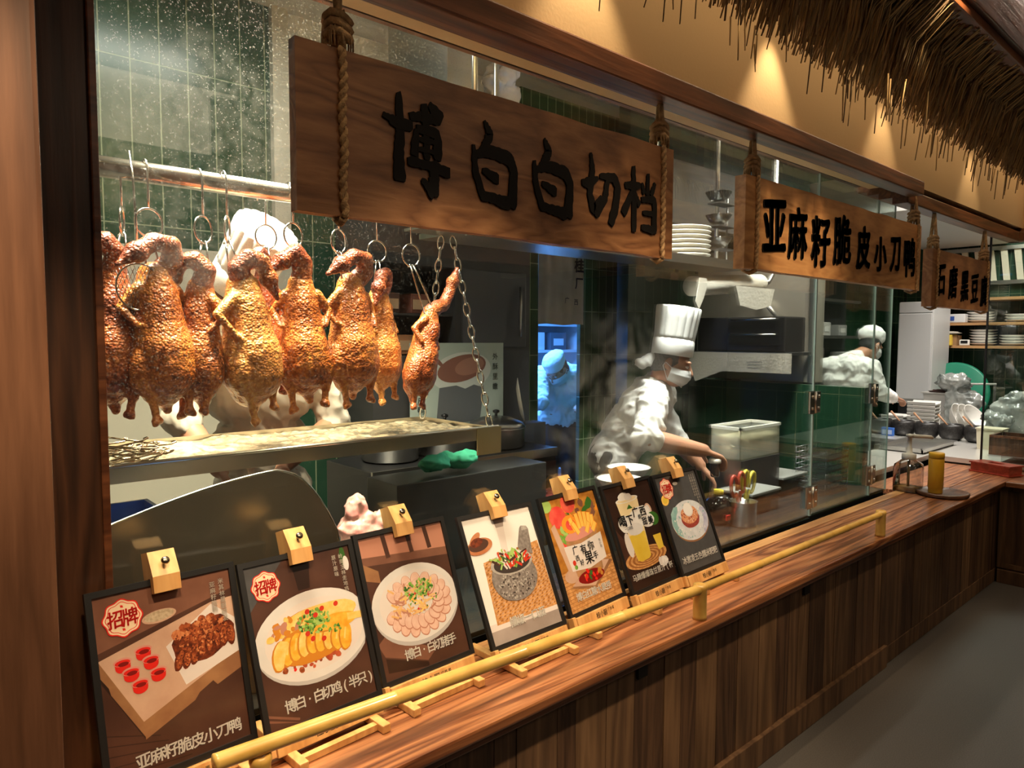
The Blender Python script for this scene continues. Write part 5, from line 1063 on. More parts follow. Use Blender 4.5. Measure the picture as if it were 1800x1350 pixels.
for i in range(4):
    p = Vector((4.20, 1.90, .699 + i * .068)); b = thing('wire_basket', 'black wire basket, %s of the stack by the hinged glass' % ('lowest', 'second', 'third', 'topmost')[i], 'basket', p, None, 'wire baskets stacked by the hinge')
    m = MB()
    for z in (.0, .03, .062): m.tube([(p.x - .15, p.y - .09, p.z + z + .003), (p.x + .15, p.y - .09, p.z + z + .003), (p.x + .15, p.y + .09, p.z + z + .003), (p.x - .15, p.y + .09, p.z + z + .003)], .003, 5, closed=True)
    for k in range(9): X = p.x - .15 + k * .0375; m.tube([(X, p.y - .09, p.z + .065), (X, p.y - .09, p.z + .003), (X, p.y + .09, p.z + .003), (X, p.y + .09, p.z + .065)], .002, 5)
    m.build('wires', mat('black_wire', (.16, .16, .16), .3, .8), b); m = MB(); m.tube([(p.x + .15, p.y - .09, p.z), (p.x + .15, p.y - .09, p.z + .066)], .004, 6); m.build('corner_wire', CHROME, b)
for k, (px, py, z, lb) in enumerate(((1068, 853, .93, 'nearer'), (1083, 832, .93, 'farther'))):
    p = aY(px + 22, py + 2, 1.80 + .12 * k); b = MB(); b.lathe([(.03, 0), (.034, .008), (.075, .045), (.092, .072), (.094, .074), (.088, .070), (.06, .04), (.0, .012)], (0, 0, 0), 30); o = solo('white_bowl', b, WHITE, '%s white bowl behind the juice board' % lb, 'bowl', (0, 0, 0), 'white bowls behind the boards'); place(o, T((p.x, p.y, p.z - .04)))
    m = MB(); m.box((p.x - .07, p.y - .06, .6985), (p.x + .07, p.y + .06, p.z - .0405), 0, bev=.006); solo('bowl_stand', m, STEELD, 'dark stand under the %s white bowl' % lb, 'stand', (p.x, p.y, .6985))
# ================================================================ far end of the kitchen
wt2 = thing('far_worktop', 'steel worktop with pots and plates at the far end', 'worktop', (6.2, 2.2, 0)); MB().box((4.63, 1.86, .70), (6.6, 2.24, .735), 0).box((6.6, 1.86, .70), (7.86, 3.0, .735), 0).box((7.86, .3, .70), (8.88, 2.36, .735), 0).build('top', mat('pale_worktop_steel', (.72, .70, .66), .3, .6), wt2); MB().box((4.66, 1.90, 0), (6.6, 2.2, .70)).box((6.62, 1.90, 0), (7.84, 2.95, .70)).build('cabinet', STEELD, wt2)
MB().box((5.93, .2, .70), (8.2, 1.86, .735)).build('side_top', MATS['pale_worktop_steel'], wt2); MB().box((5.96, .25, 0), (8.15, 1.855, .70)).build('side_cabinet', STEELD, wt2)
def front(o): return basis(o, (0, -1, 0), (0, 0, 1), (-1, 0, 0))     # face looking back along the counter
PK = mat('speckled_black_pot', (.010, .009, .009), .4, c2=(.04, .036, .034), nscale=90)
SPN = mat('wooden_spoon', (.46, .24, .13), .5)
for i in range(5):
    Y = 2.60 - i * .195; p = Vector((6.95, Y, .7355)); nm = ('leftmost', 'second', 'middle', 'fourth', 'rightmost')[i]
    t = thing('clay_pot', 'black clay pot with a wooden spoon, %s of the row on the far worktop' % nm, 'pot', p, None, 'black pots with spoons')
    MB().lathe([(.064, 0), (.092, .03), (.1025, .078), (.094, .125), (.086, .14), (.078, .137), (.086, .08), (.054, .02), (0, .015)], p, 26).build('body', PK, t); MB().tube([p + Vector((0, -.02, .06)), p + Vector((-.01, .05, .15)), p + Vector((-.01, .11, .215))], [.006, .007, .010], 8).build('spoon', SPN, t)
p = Vector((6.86, 2.44, .7355)); t = solo('blue_carton', MB().box((6.80, 2.44, .736), (6.84, 2.54, .81), 0, bev=.004).box((6.798, 2.45, .75), (6.80, 2.53, .79), 1), [mat('blue_print', (.05, .16, .55), .4), mat('blue_print_pale', (.4, .5, .75), .4)], 'small blue carton before the black pots', 'carton', (6.8, 2.5, .736))
# square plates, bowls, tubs
for i in range(9):
    m = MB(); m.prism([(-.09, 0), (.09, 0), (.102, .020), (.098, .022), (.085, .007), (-.085, .007), (-.098, .022), (-.102, .020)], .20, T((0, .10, 0)) @ RX(PI / 2)); 
    o = solo('square_plate', m, WHITE, 'white square plate in the tall stack on the far worktop, %s from the bottom' % ('first', 'second', 'third', 'fourth', 'fifth', 'sixth', 'seventh', 'eighth', 'ninth')[i], 'plate', (0, 0, 0), 'square plates in the tall stack'); place(o, T((7.25, 2.34, .7365 + .034 * i)) @ RZ(.1) @ Matrix.Diagonal((1.15, 1.15, 1.3, 1)))
for i in range(6):
    m = MB(); m.prism([(-.09, 0), (.09, 0), (.102, .020), (.098, .022), (.085, .007), (-.085, .007), (-.098, .022), (-.102, .020)], .20, T((0, .10, 0)) @ RX(PI / 2)); o = solo('square_plate', m, WHITE, 'white square plate in the low stack beside the tall one, %s from the bottom' % ('first', 'second', 'third', 'fourth', 'fifth', 'sixth')[i], 'plate', (0, 0, 0), 'square plates in the low stack'); place(o, T((7.30, 2.60, .7365 + .0262 * i)))
for i in range(3):
    m = MB(); m.lathe([(.05, 0), (.055, .008), (.115, .05), (.135, .085), (.137, .088), (.128, .083), (.10, .045), (.0, .012)], (0, 0, 0), 30); o = solo('white_bowl', m, WHITE, 'white bowl tipped on edge by the plate stack, %s of the three' % ('first', 'second', 'third')[i], 'bowl', (0, 0, 0), 'white bowls on edge'); place(o, T((7.32 - .02 * i, 2.12 - .07 * i, .868)) @ RZ(math.radians(25)) @ RX(math.radians(58 - 6 * i)) @ RY(math.radians(-28)))
TUB = mat('grey_plastic_tub', (.46, .44, .41), .5)
for i, (z, s) in enumerate(((.7355, 1.0), (.915, 1.0))):
    t = thing('grey_tub', 'grey plastic tub, %s of the pair before the green tray' % ('lower', 'upper')[i], 'tub', (8.0, 2.62, z), None, 'grey tubs by the green tray')
    m = MB(); m.prism([(-.17, 0), (.17, 0), (.20, .17), (-.20, .17)], .26, front((7.96, 2.30, z))); m.build('body', TUB, t); m = MB(); m.box((7.69, 2.085, z + .165), (7.97, 2.515, z + .178)); m.build('rim', TUB, t)
m = MB(); m.ell((7.82, 2.30, 1.098), (.11, .18, .025), noise=.2, seed=3); solo('dark_spices', m, mat('dark_spice', (.05, .02, .015), .8), 'dark dried food filling the upper grey tub', 'food', (7.8, 2.6, 1.09))
gt = MB(); gt.lathe([(.0, .0), (.30, .0), (.32, .02), (.33, .022), (.31, .03), (0, .012)], (0, 0, 0), 40, 0, T((8.30, 2.40, 1.05)) @ RY(math.radians(-80)) ); gg_ = solo('green_tray', gt, mat('green_plastic', (.015, .22, .13), .35), 'round green plastic tray leaning behind the grey tubs', 'tray', (8.3, 2.44, .74))
gl_ = MB(); gl_.tube([(8.1, 2.46, 1.16), (8.1, 1.98, 1.18)], .010, 8); solo('tub_lid', gl_, TUB, 'thin grey lid edge across the green tray', 'lid', (8.1, 2.5, 1.16)); 
m = MB(); m.box((8.09, 2.44, .736), (8.11, 2.46, 1.155)); m.box((8.09, 1.98, .736), (8.11, 2.0, 1.17)); solo('lid_rack', m, STEELD, 'thin steel rack behind the grey tubs', 'rack', (8.1, 2.5, .736))
BAGM = mat('crumpled_clear_bag', (.42, .43, .41), .12, coat=.7, bump=1., bscale=30, c2=(.16, .18, .17), nscale=7)
for i, (px, py, s, X, lb) in enumerate(((1690, 690, 1.0, 7.7, 'left'), (1792, 700, 1.15, 7.2, 'right'), (1752, 742, .55, 7.0, 'front'))):
    c = aX(px, py, X); b = MB(); R_.seed(30 + i); [b.ell((c.x + R_.uniform(-.05, .05), c.y + R_.uniform(-.12, .12) * s, c.z + R_.uniform(-.12, .10) * s), (.07, .10 * s, .08 * s), noise=.3, seed=k + i * 7, n=16) for k in range(7)]; b.box((c.x - .07, c.y - .12 * s, .737), (c.x + .07, c.y + .12 * s, c.z))
    o = skin('plastic_bag', fuse(b, .012, 1, .012, 22, i), BAGM); tag(o, 'crumpled clear plastic bag of cups, %s of the heap by the far glass' % lb, 'bag', 'clear bags by the far glass')
# white fridge, shelves
wf = thing('white_fridge', 'tall white fridge cabinet beyond the far glass joint', 'fridge', (8.2, 2.8, .95))
FX = 7.9; ya, yb = aX(1640, 600, FX).y, aX(1578, 600, FX).y
MB().box((FX, ya, .95), (FX + .5, yb, 2.0), 0, bev=.012).build('body', mat('white_fridge_enamel', (.50, .50, .49), .4), wf); m = MB(); m.box((FX - .025, ya + .01, 1.0), (FX, yb - .01, 1.88), 0, bev=.008); m.build('door', mat('fridge_door', (.52, .52, .52), .35), wf); MB().box((FX - .012, ya + .01, 1.89), (FX, yb - .01, 1.98)).build('top_panel', MATS['fridge_door'], wf); MB().box((FX + .02, ya + .02, .0), (FX + .48, yb - .02, .95)).build('stand', BLACK, wf)
sl = thing('crockery_shelf', 'wooden wall shelf of plates and boxes at the far end', 'shelf', (8.7, 2.0, 1.5))
SW = wood('shelf_pine', (.30, .15, .06), (.50, .28, .12), None, 'y', 8, 12, .5)
for z in (1.525, 1.765, 2.02): MB().box((8.45, .6, z), (8.89, 2.70, z + .028), 0).build('board', SW, sl)
for y in (2.68, 1.66): MB().box((8.46, y, 1.553), (8.88, y + .025, 2.02)).build('upright', SW, sl)
def sx(px, X=8.5): return aX(px, 600, X).y
bx = thing('white_box', 'white plastic box with a blue label on the upper pine shelf', 'box', (8.5, 2.55, 1.793)); MB().box((8.46, sx(1697), 1.7935), (8.72, sx(1652), 1.885), 0, bev=.008).build('body', mat('white_plastic', (.62, .62, .62), .4), bx); MB().box((8.456, sx(1678), 1.815), (8.46, sx(1662), 1.86)).build('label', mat('blue_label', (.03, .08, .32), .5), bx)
yl = thing('yellow_box', 'yellow carton with white tissue on the lower pine shelf', 'carton', (8.5, 2.68, 1.553)); MB().box((8.40, sx(1672, 8.4), 1.5535), (8.62, sx(1645, 8.4), 1.665), 0, bev=.004).build('body', mat('yellow_carton', (.72, .50, .06), .5), yl); MB().box((8.45, sx(1684), 1.5535), (8.62, sx(1673), 1.66)).build('brown_end', mat('brown_carton', (.32, .18, .08), .7), yl)
m = MB(); m.ell((8.46, sx(1660), 1.683), (.05, .16, .018), noise=.25, seed=4); m.build('tissue', PAP, yl); m = MB(); m.box((8.398, sx(1666, 8.4), 1.60), (8.40, sx(1650, 8.4), 1.63)); m.build('label', mat('carton_print', (.5, .3, .03), .6), yl)
tm = thing('kitchen_timer', 'small white timer with a dark screen on the lower pine shelf', 'timer', (8.5, 2.3, 1.553)); MB().box((8.46, sx(1706), 1.5535), (8.49, sx(1688), 1.615), 0, bev=.01).build('case', WHITE, tm); MB().box((8.457, sx(1703), 1.575), (8.46, sx(1691), 1.605)).build('screen', BLACK, tm)
for z0, n, px, nm in ((1.7935, 4, 1722, 'upper pine shelf at the glass edge'), (1.5535, 6, 1728, 'lower pine shelf at the glass edge'), (1.5535, 4, 1782, 'lower pine shelf beyond the second pane'), (1.7935, 3, 1790, 'upper pine shelf beyond the second pane')):
    for i in range(n):
        m = MB(); m.lathe([(.05, 0), (.09, .006), (.125, .022), (.128, .026), (.09, .012), (0, .008)], (0, 0, 0), 24); o = solo('stacked_plate', m, WHITE, 'white plate on the %s, number %s up the stack' % (nm, ('one', 'two', 'three', 'four', 'five', 'six')[i]), 'plate', (0, 0, 0), 'plates on the ' + nm); place(o, T((8.62, sx(px, 8.62), z0 + .028 * i)))
# wooden box, cream tub, steel pan, cover
wb = thing('wooden_box', 'dark wooden crate behind the far glass', 'crate', (6.55, 1.2, .735)); c = aX(1780, 745, 6.3); m = MB(); m.box((6.3, c.y - .28, .7355), (6.32, c.y + .145, .885)); m.box((6.58, c.y - .28, .7355), (6.6, c.y + .145, .885)); m.box((6.32, c.y + .125, .7355), (6.58, c.y + .145, .885)); m.box((6.32, c.y - .28, .7355), (6.58, c.y - .26, .885)); m.box((6.32, c.y - .26, .7355), (6.58, c.y + .125, .745)); m.build('crate', W_DARK, wb); MB().box((6.29, c.y - .28, .87), (6.30, c.y + .14, .888)).build('rim', W_BEAM, wb)
cr = thing('cream_tub', 'cream plastic tub beside the wooden crate', 'tub', (6.6, 1.7, .7355)); c2_ = aX(1742, 745, 6.6); MB().prism([(-.08, 0), (.08, 0), (.09, .16), (-.09, .16)], .16, front((6.72, c2_.y, .7355))).build('body', mat('cream_plastic', (.66, .60, .44), .5), cr); MB().box((6.55, c2_.y - .095, .895), (6.73, c2_.y + .095, .905)).build('rim', MATS['cream_plastic'], cr)
sp = thing('steel_food_pan', 'shallow rectangular steel food pan in front of the black pots', 'pan', (6.3, 1.95, .7355)); m = MB(); a_, b_ = (5.9, 1.90), (6.62, 2.22)
m.box((a_[0], a_[1], .7355), (b_[0], b_[1], .742)); m.box((a_[0], a_[1], .7355), (a_[0] + .01, b_[1], .772)); m.box((b_[0] - .01, a_[1], .7355), (b_[0], b_[1], .772)); m.box((a_[0], a_[1], .7355), (b_[0], a_[1] + .01, .772)); m.box((a_[0], b_[1] - .01, .7355), (b_[0], b_[1], .772)); m.build('pan', STEEL, sp); m = MB(); m.box((a_[0] - .02, a_[1] - .02, .770), (b_[0] + .02, a_[1] + .008, .776)); m.box((a_[0] - .02, b_[1] - .008, .770), (b_[0] + .02, b_[1] + .02, .776)); m.box((a_[0] - .02, a_[1], .770), (a_[0] + .008, b_[1], .776)); m.box((b_[0] - .008, a_[1], .770), (b_[0] + .02, b_[1], .776)); m.build('rim', STEEL, sp)
ac = thing('acrylic_cover', 'low clear cover on the return counter by the black glass edge', 'cover', (6.15, 1.2, .69)); m = MB(); m.box((5.93, .9, .7355), (6.25, 1.40, .74)); m.box((5.93, .9, .74), (5.935, 1.4, .80)); m.box((5.93, .9, .80), (6.25, 1.40, .804)); m.build('sheet', CLR, ac)
# on the counter in front
tr_ = thing('tissue_box', 'red lacquered tissue box on the counter by the black glass edge', 'tissue box', (5.72, 1.42, .688)); TB = T((5.71, 1.375, .6885)) @ RZ(math.radians(-20))
RL = wood('red_lacquered_wood', (.22, .020, .010), (.40, .05, .025), None, 'x', 8, 12, .3, .5)
m = MB(); m.box((-.075, -.14, 0), (.075, .14, .012), 0, TB, bev=.003); m.box((-.068, -.132, .012), (.068, .132, .062), 0, TB, bev=.003); m.build('box', RL, tr_); m = MB(); m.box((-.075, -.14, .062), (.075, -.045, .072), 0, TB); m.box((-.075, .045, .062), (.075, .14, .072), 0, TB); m.box((-.075, -.045, .062), (-.025, .045, .072), 0, TB); m.box((.025, -.045, .062), (.075, .045, .072), 0, TB); m.build('lid', RL, tr_); MB().box((-.024, -.044, .0625), (.024, .044, .064), 0, TB).build('slot', BLACK, tr_)
ls = Vector((4.66, 1.385, .6885)); lz = thing('turntable', 'round dark wooden turntable under the yellow bottle', 'turntable', ls); MB().lathe([(.11, 0), (.135, .004), (.140, .016), (.138, .024), (.128, .026), (.120, .021), (0, .021)], ls, 44).build('disc', wood('dark_turntable_wood', (.05, .020, .010), (.14, .06, .03), None, 'x', 9, 10, .35, .3), lz)
yb_ = Vector((4.60, 1.405, .7098)); y = thing('yellow_bottle', 'yellow capped mustard coloured bottle on the dark turntable', 'bottle', yb_); MB().lathe([(.036, 0), (.038, .004), (.038, .028), (.041, .031), (.041, .200), (.039, .206)], yb_, 30).build('body', mat('mustard_plastic', (.62, .33, .02), .35, c2=(.70, .40, .03), nscale=8), y); MB().lathe([(.0415, .206), (.0415, .234), (.039, .238), (0, .238)], yb_, 30).build('cap', mat('mustard_cap', (.76, .44, .03), .35), y)
jp2 = Vector((4.63, 1.565, .6885)); j = thing('pump_jar', 'clear square pump jar of sauce beside the last glass pane', 'jar', jp2); PJ = clear('jar_plastic', (.80, .78, .74), .14)
m = MB()
def sqr(a): return 1 / max(abs(math.cos(a)), abs(math.sin(a))) ** .75
m.lathe([(.062, 0), (.069, .004), (.071, .14), (.066, .168), (.038, .195), (.034, .200)], jp2, 40, fn=lambda a, z: min(sqr(a), 1.3) if z < .175 else 1, cap=False); m.build('bottle', PJ, j)
m = MB(); m.lathe([(.060, .004), (.062, .030), (0, .030)], jp2, 40, fn=lambda a, z: min(sqr(a), 1.3)); m.build('sauce', mat('ochre_sauce', (.30, .15, .02), .3), j)
m = MB(); m.lathe([(.037, .195), (.040, .200), (.040, .228), (.026, .234), (.018, .236), (.018, .265), (.013, .27), (.013, .332), (.020, .334), (.022, .347), (.004, .352)], jp2, 24); m.tube([jp2 + Vector((0, 0, .340)), jp2 + Vector((.085, -.09, .333)), jp2 + Vector((.093, -.098, .325))], [.012, .011, .008], 10); m.build('pump', mat('grey_pump_plastic', (.42, .38, .33), .45), j)
MB().tube([jp2 + Vector((0, 0, .195)), jp2 + Vector((0, 0, .02))], .008, 10).build('dip_tube', mat('murky_tube', (.16, .12, .06), .4), j)
# louvre and beam over the far end
vl = thing('vent_grille', 'row of pale slats of an air vent high on the far wall', 'vent', (8.8, 1.8, 2.3)); MB().box((8.80, .5, 2.20), (8.89, 2.9, 2.24)).build('lower_frame', STEEL, vl); MB().box((8.80, .5, 2.56), (8.89, 2.9, 2.60)).build('upper_frame', STEEL, vl)
for k in range(20): MB().prism([(0, 0), (.06, 0), (.02, .34), (-.04, .34)], .012, front((8.84, 2.86 - k * .12, 2.235))).build('slat', mat('pale_slat', (.75, .68, .55), .5), vl)
bh = MB(); bh.box((6.0, 2.1, 2.62), (8.8, 2.9, 2.95), 0, bev=.01); solo('ceiling_bulkhead', bh, mat('grey_bulkhead', (.50, .50, .47), .6), 'grey boxed bulkhead under the ceiling above the white fridge', 'bulkhead', (7, 2.5, 2.62))
# dark things behind the second cook
bk = thing('dark_rack', 'black metal rack behind the second cook', 'rack', (6.3, 2.9, .735)); m = MB(); m.box((5.1, 2.98, .736), (7.0, 3.06, 2.4)); m.build('back', mat('black_rack', (.018, .018, .02), .5), bk); m = MB(); [m.box((5.1, 2.82, z), (6.95, 2.98, z + .025)) for z in (1.35, 1.62, 1.95)]; m.build('shelves', STEELD, bk)
for i, (px, z, w_, h_, c) in enumerate(((1438, 1.645, .10, .22, (.05, .06, .12)), (1462, 1.645, .16, .12, (.35, .33, .30)), (1490, 1.645, .18, .10, (.22, .21, .2)), (1450, 1.375, .2, .16, (.09, .07, .06)), (1500, 1.375, .22, .12, (.3, .29, .27)), (1450, 1.975, .18, .15, (.16, .08, .05)))):
    X = aY(px, 560, 2.8).x; m = MB(); m.box((X - w_ / 2, 2.84, z + .0005), (X + w_ / 2, 2.96, z + h_), 0, bev=.006); m.box((X - w_ * .3, 2.836, z + h_ * .3), (X + w_ * .3, 2.84, z + h_ * .7), 1); solo('storage_box', m, [mat('rack_box_%d' % i, c, .5), mat('rack_label', (.45, .43, .4), .6)], '%s box on the black rack' % ('navy', 'pale grey', 'mid grey', 'dark brown', 'silver grey', 'rust brown')[i], 'box', (X, 2.8, z), 'boxes on the black rack')
# ================================================================ people
SKIN = mat('skin', (.44, .21, .125), .5, sss=.08, bump=.08, bscale=120)
COAT = mat('white_cook_coat', (.74, .72, .68), .85, bump=.3, bscale=60)
COATC = mat('cream_cook_coat', (.54, .49, .41), .85, bump=.3, bscale=60)
HATM = mat('white_hat_cloth', (.80, .79, .76), .85, bump=.15, bscale=120)
MASKM = mat('white_mask', (.74, .74, .72), .8)
TROU = mat('black_trousers', (.012, .012, .014), .8)
HAIRM = mat('short_grey_hair', (.05, .045, .042), .7, bump=.9, bscale=260, c2=(.14, .13, .12), nscale=120)
HAIRD = mat('short_dark_hair', (.012, .010, .010), .7, bump=.9, bscale=260)
EYEW = mat('eye', (.6, .58, .55), .2); EYED = mat('eye_dark', (.015, .01, .008), .15)
def hframe(c, f, up):
    f = Vector(f).normalized(); up = Vector(up); up = (up - f * up.dot(f)).normalized(); l = up.cross(f); return basis(c, f, l, up)
def head_prims(b, M):
    b.ell((-.012, 0, .030), (.092, .074, .092), M=M, n=20); b.ell((.026, 0, -.022), (.066, .062, .085), M=M, n=20); b.ell((.040, 0, -.082), (.044, .045, .036), M=M, n=16)
    cone(b, (.088, 0, .008), (.110, 0, -.030), .009, .0135, M=M); b.ell((.080, .030, .022), (.016, .026, .010), M=M); b.ell((.080, -.030, .022), (.016, .026, .010), M=M)
    b.ell((.080, 0, -.062), (.016, .026, .009), M=M); b.ell((.076, .034, -.025), (.016, .020, .016), M=M); b.ell((.076, -.034, -.025), (.016, .020, .016), M=M)
    for s in (-1, 1): b.ell((-.008, s * .074, -.012), (.020, .011, .032), M=M); b.ell((.0, s * .077, -.032), (.011, .009, .014), M=M)
def hand_prims(b, wrist, d, palm_n, curl=.5, s=1.):
    """palm and five fingers; d points along the hand, palm_n out of the palm"""
    d = Vector(d).normalized(); n = Vector(palm_n); n = (n - d * n.dot(d)).normalized(); t = d.cross(n); w_ = Vector(wrist)
    for k in (-1.2, -.4, .4, 1.2): cone(b, w_ + t * k * .010 * s, w_ + d * .085 * s + t * k * .019 * s, .015 * s, .012 * s, 10)
    for k, L_ in ((-1.35, .062), (-.45, .076), (.45, .080), (1.35, .070)):
        a = w_ + d * .088 * s + t * k * .0185 * s; P = [a]; q = d.copy()
        for j, fr in enumerate((.45, .32, .23)):
            ang = curl * (.55 + .35 * j) + .05 * k; q = (q * math.cos(ang) + n * math.sin(ang)).normalized(); P.append(P[-1] + q * L_ * fr * s)
        chain(b, P, [.0095 * s, .0088 * s, .0080 * s, .0070 * s], 10)
    a = w_ + d * .028 * s + t * .026 * s; k1 = a + (d * .5 + t * .62 + n * .5).normalized() * .042 * s; k2 = k1 + (d * .85 + t * .05 + n * .6).normalized() * .034 * s
    chain(b, [w_ + d * .012 * s + t * .012 * s, a, k1, k2], [.014 * s, .0135 * s, .011 * s, .0085 * s], 10)
def human(label, S, group=None):
    pel, ch = Vector(S['pelvis']), Vector(S['chest']); L = Vector(S['left']).normalized(); hd = Vector(S['head']); H = hframe(hd, S['face'], S['up'])
    t = thing('person', label, 'person', (pel.x, pel.y, 0), None, group)
    v = S.get('voxel', .007); sk = S.get('skin', SKIN); B = MB(); J = MB(); Tr = MB()
    head_prims(B, H)
    nb = ch + (ch - pel).normalized() * .045; nk = H @ Vector((-.028, 0, -.075)); cone(B, nk, nb, .052, .060)
    sp = (ch - pel); f = L.cross(sp.normalized()) ; f.normalize()
    # torso
    up = sp.normalized()
    def slab(b, p, hw, r, grow): chain(b, [p - L * hw, p, p + L * hw], [r + grow, r * 1.06 + grow, r + grow], 16)
    for b, g in ((B, 0), (J, .018)):
        slab(b, pel + up * (.02 if b is B else .0), .075, .100, g); slab(b, pel + sp * .35, .070, .098, g); slab(b, pel + sp * .70, .088, .104, g); slab(b, ch - up * .03, .108, .080, g)
        chain(b, [pel + sp * .05, pel + sp * .5, ch - up * .02], [.105 + g, .108 + g, .10 + g], 16)
    cone(J, nb - up * .05, nb + (nk - nb) * .30, .088, .066)
    for side in ('r', 'l'):
        s = -1 if side == 'r' else 1
        sh = ch + L * s * .165 - up * .02; el = Vector(S[side + 'elbow']); wr = Vector(S[side + 'wrist'])
        g_ = S.get('arm', 1.); chain(B, [sh, el], [.050 * g_, .043 * g_], 14); fm = el + (wr - el) * .35; chain(B, [el, fm, wr], [.044 * g_, .045 * g_, .030 * g_], 14)
        hand_prims(B, wr, S.get(side + 'hand', wr - el), S.get(side + 'palm', (0, 0, -1)), S.get(side + 'curl', .6), .96 * S.get('arm', 1.))
        sl = S.get(side + 'sleeve', .5); fe = el + (wr - el) * max(sl, 0); chain(J, [sh, sh + (el - sh) * .55], [.074, .066], 14)
        if sl > 0: chain(J, [sh + (el - sh) * .55, el, fe], [.066, .062, .056], 14)
        else: cone(J, sh + (el - sh) * .5, sh + (el - sh) * .98, .066, .070)
        hip = pel + L * s * .085 - Vector((0, 0, .03)); kn = Vector((hip.x, hip.y, 0)) + f * .04 + Vector((0, 0, .48)); an = Vector((hip.x, hip.y, .08)) + f * 0
        for b, g in ((B, 0), (Tr, .016)): chain(b, [hip, kn, an], [.088 + g, .058 + g, .040 + g * 1.5], 14)
        F2 = Vector((f.x, f.y, 0)).normalized(); cone(B, an - Vector((0, 0, .04)), an + F2 * .14 - Vector((0, 0, .05)), .036, .028)
        sm = MB(); cone(sm, an - Vector((0, 0, .030)) - F2 * .02, an + F2 * .15 - Vector((0, 0, .040)), .048, .040); skin('shoe', fuse(sm, .010, 2), BLACK, t)
    slab(Tr, pel - up * .02, .075, .106, .012)
    skin('body', fuse(B, v, 3), sk, t)
    skin('jacket', fuse(J, .0075, 2, S.get('fold', .011), S.get('fscale', 13), S.get('seed', 1), True), S.get('coat', COAT), t)
    skin('trousers', fuse(Tr, .012, 2, .006, 10, 2), TROU, t)
    # hair, eyes, mask
    hb = MB(); hb.ell((-.020, 0, .022), (.090, .080, .092), M=H, n=20); hb.ell((-.050, 0, -.030), (.052, .066, .055), M=H, n=16); skin('hair', fuse(hb, .008, 2, .002, 60), S.get('hair', HAIRM), t)
    for s in (-1, 1):
        m = MB(); m.ell((.0815, s * .031, -.002), (.010, .015, .0075), M=H, n=12); m.ell((.0885, s * .031, -.003), (.0045, .007, .006), 1, M=H, n=10); m.build('eye', [EYEW, EYED], t)
        m = MB(); m.tube([(.088, s * .014, .017), (.090, s * .030, .021), (.078, s * .050, .016)], [.003, .004, .002], 6, M=H); m.build('eyebrow', S.get('hair', HAIRM), t)
    if S.get('mask', True):
        vs = []; fs = []; nx, nz = 20, 9
        for i in range(nx + 1):
            a = math.radians(-78 + 156 * i / nx)
            for k in range(nz + 1):
                q = k / nz; z = -.012 - .098 * q - .012 * abs(math.sin(a)) * (1 - q) + .018 * abs(math.sin(a)) * q
                r = .104 + .014 * math.sin(PI * min(q * 1.15, 1)) * math.cos(a) - .016 * q * q + .002 * math.sin(q * 20)
                vs.append((-.004 + r * math.cos(a) * (1.0 + .05 * math.cos(a)), r * .78 * math.sin(a), z))
        for i in range(nx):
            for k in range(nz): a = i * (nz + 1) + k; fs.append((a, a + 1, a + nz + 2, a + nz + 1))
        m = MB(); m.add(vs, fs, 0, True, H); m.add([(x - .0025, y * .985, z) for x, y, z in vs], [g[::-1] for g in fs], 0, True, H)
        for s in (-1, 1): m.tube([(.02, s * .0795, -.030), (-.02, s * .088, -.010), (-.028, s * .086, -.030), (.012, s * .080, -.085)], .0018, 5, M=H)
        m.build('face_mask', MASKM, t)
    return t, H
def toque(t, H, hh=.245, r=.094, tilt=0., base=.042):
    M = H @ T((-.012, 0, base)) @ RY(tilt); n = 96
    m = MB(); m.lathe([(r * 1.02, 0), (r * 1.045, .004), (r * 1.05, .05), (r * 1.04, .078), (r * 1.0, .084)], (0, 0, 0), n, 0, M, fn=lambda a, z: 1 + .012 * math.sin(3 * a + z * 60), cap=False); m.build('hat_band', HATM, t)
    def pl(a, z): return 1 + (.055 * abs(math.sin(9 * a)) - .02)
    m = MB(); m.lathe([(r * .985, .070), (r * 1.0, .10), (r * 1.06, hh * .75), (r * 1.10, hh * .96), (r * 1.07, hh), (r * .80, hh - .006), (r * .3, hh - .015), (.002, hh - .012)], (0, 0, 0), 180, 0, M, fn=pl); m.build('hat_crown', HATM, t)
# the cook at the pot
cc = aY(1150, 690, 2.24); pe = aY(1078, 800, 2.40)
A, H = human('cook in tall pleated hat and mask leaning to the right over the steel pot', dict(pelvis=pe, chest=cc, left=(.76, .64, -.04), head=aY(1181, 636, 2.12), face=(.50, -.86, -.34), up=(.05, .02, 1),
    relbow=aY(1138, 772, 2.02), rwrist=aY(1236, 792, 1.90), rhand=(.86, -.36, -.34), rpalm=(-.25, .12, -.95), rcurl=.95, rsleeve=0, lelbow=cc + Vector((.20, .02, -.25)), lwrist=cc + Vector((.28, -.10, -.40)), lsleeve=.15, lcurl=.6, arm=1.12, voxel=.0058, fold=.023, fscale=13, seed=3))
toque(A, H, .245, .100, -.20, .030)
kn = MB(); [kn.ell((-.095 - .02 * k, -.02 - .012 * k, -.015 - .02 * k), (.036, .034, .030), M=H, noise=.2, seed=k, n=14) for k in range(3)]; skin('hat_knot', fuse(kn, .007, 2, .004, 40), HATM, A)
ap = MB(); F = (Vector((.64, -.76, 0))).normalized(); Lf = Vector((.76, .64, 0)).normalized()
vs = []; fs = []
for i in range(13):
    a = math.radians(-95 + 190 * i / 12); o_ = F * math.cos(a) * .165 + Lf * math.sin(a) * .235
    for k in range(7): z = .925 - .10 * k; vs.append((pe.x + o_.x * (1 + .02 * k), pe.y + o_.y * (1 + .02 * k), z + .008 * math.sin(i * 2 + k)))
for i in range(12):
    for k in range(6): a = i * 7 + k; fs.append((a, a + 1, a + 8, a + 7))
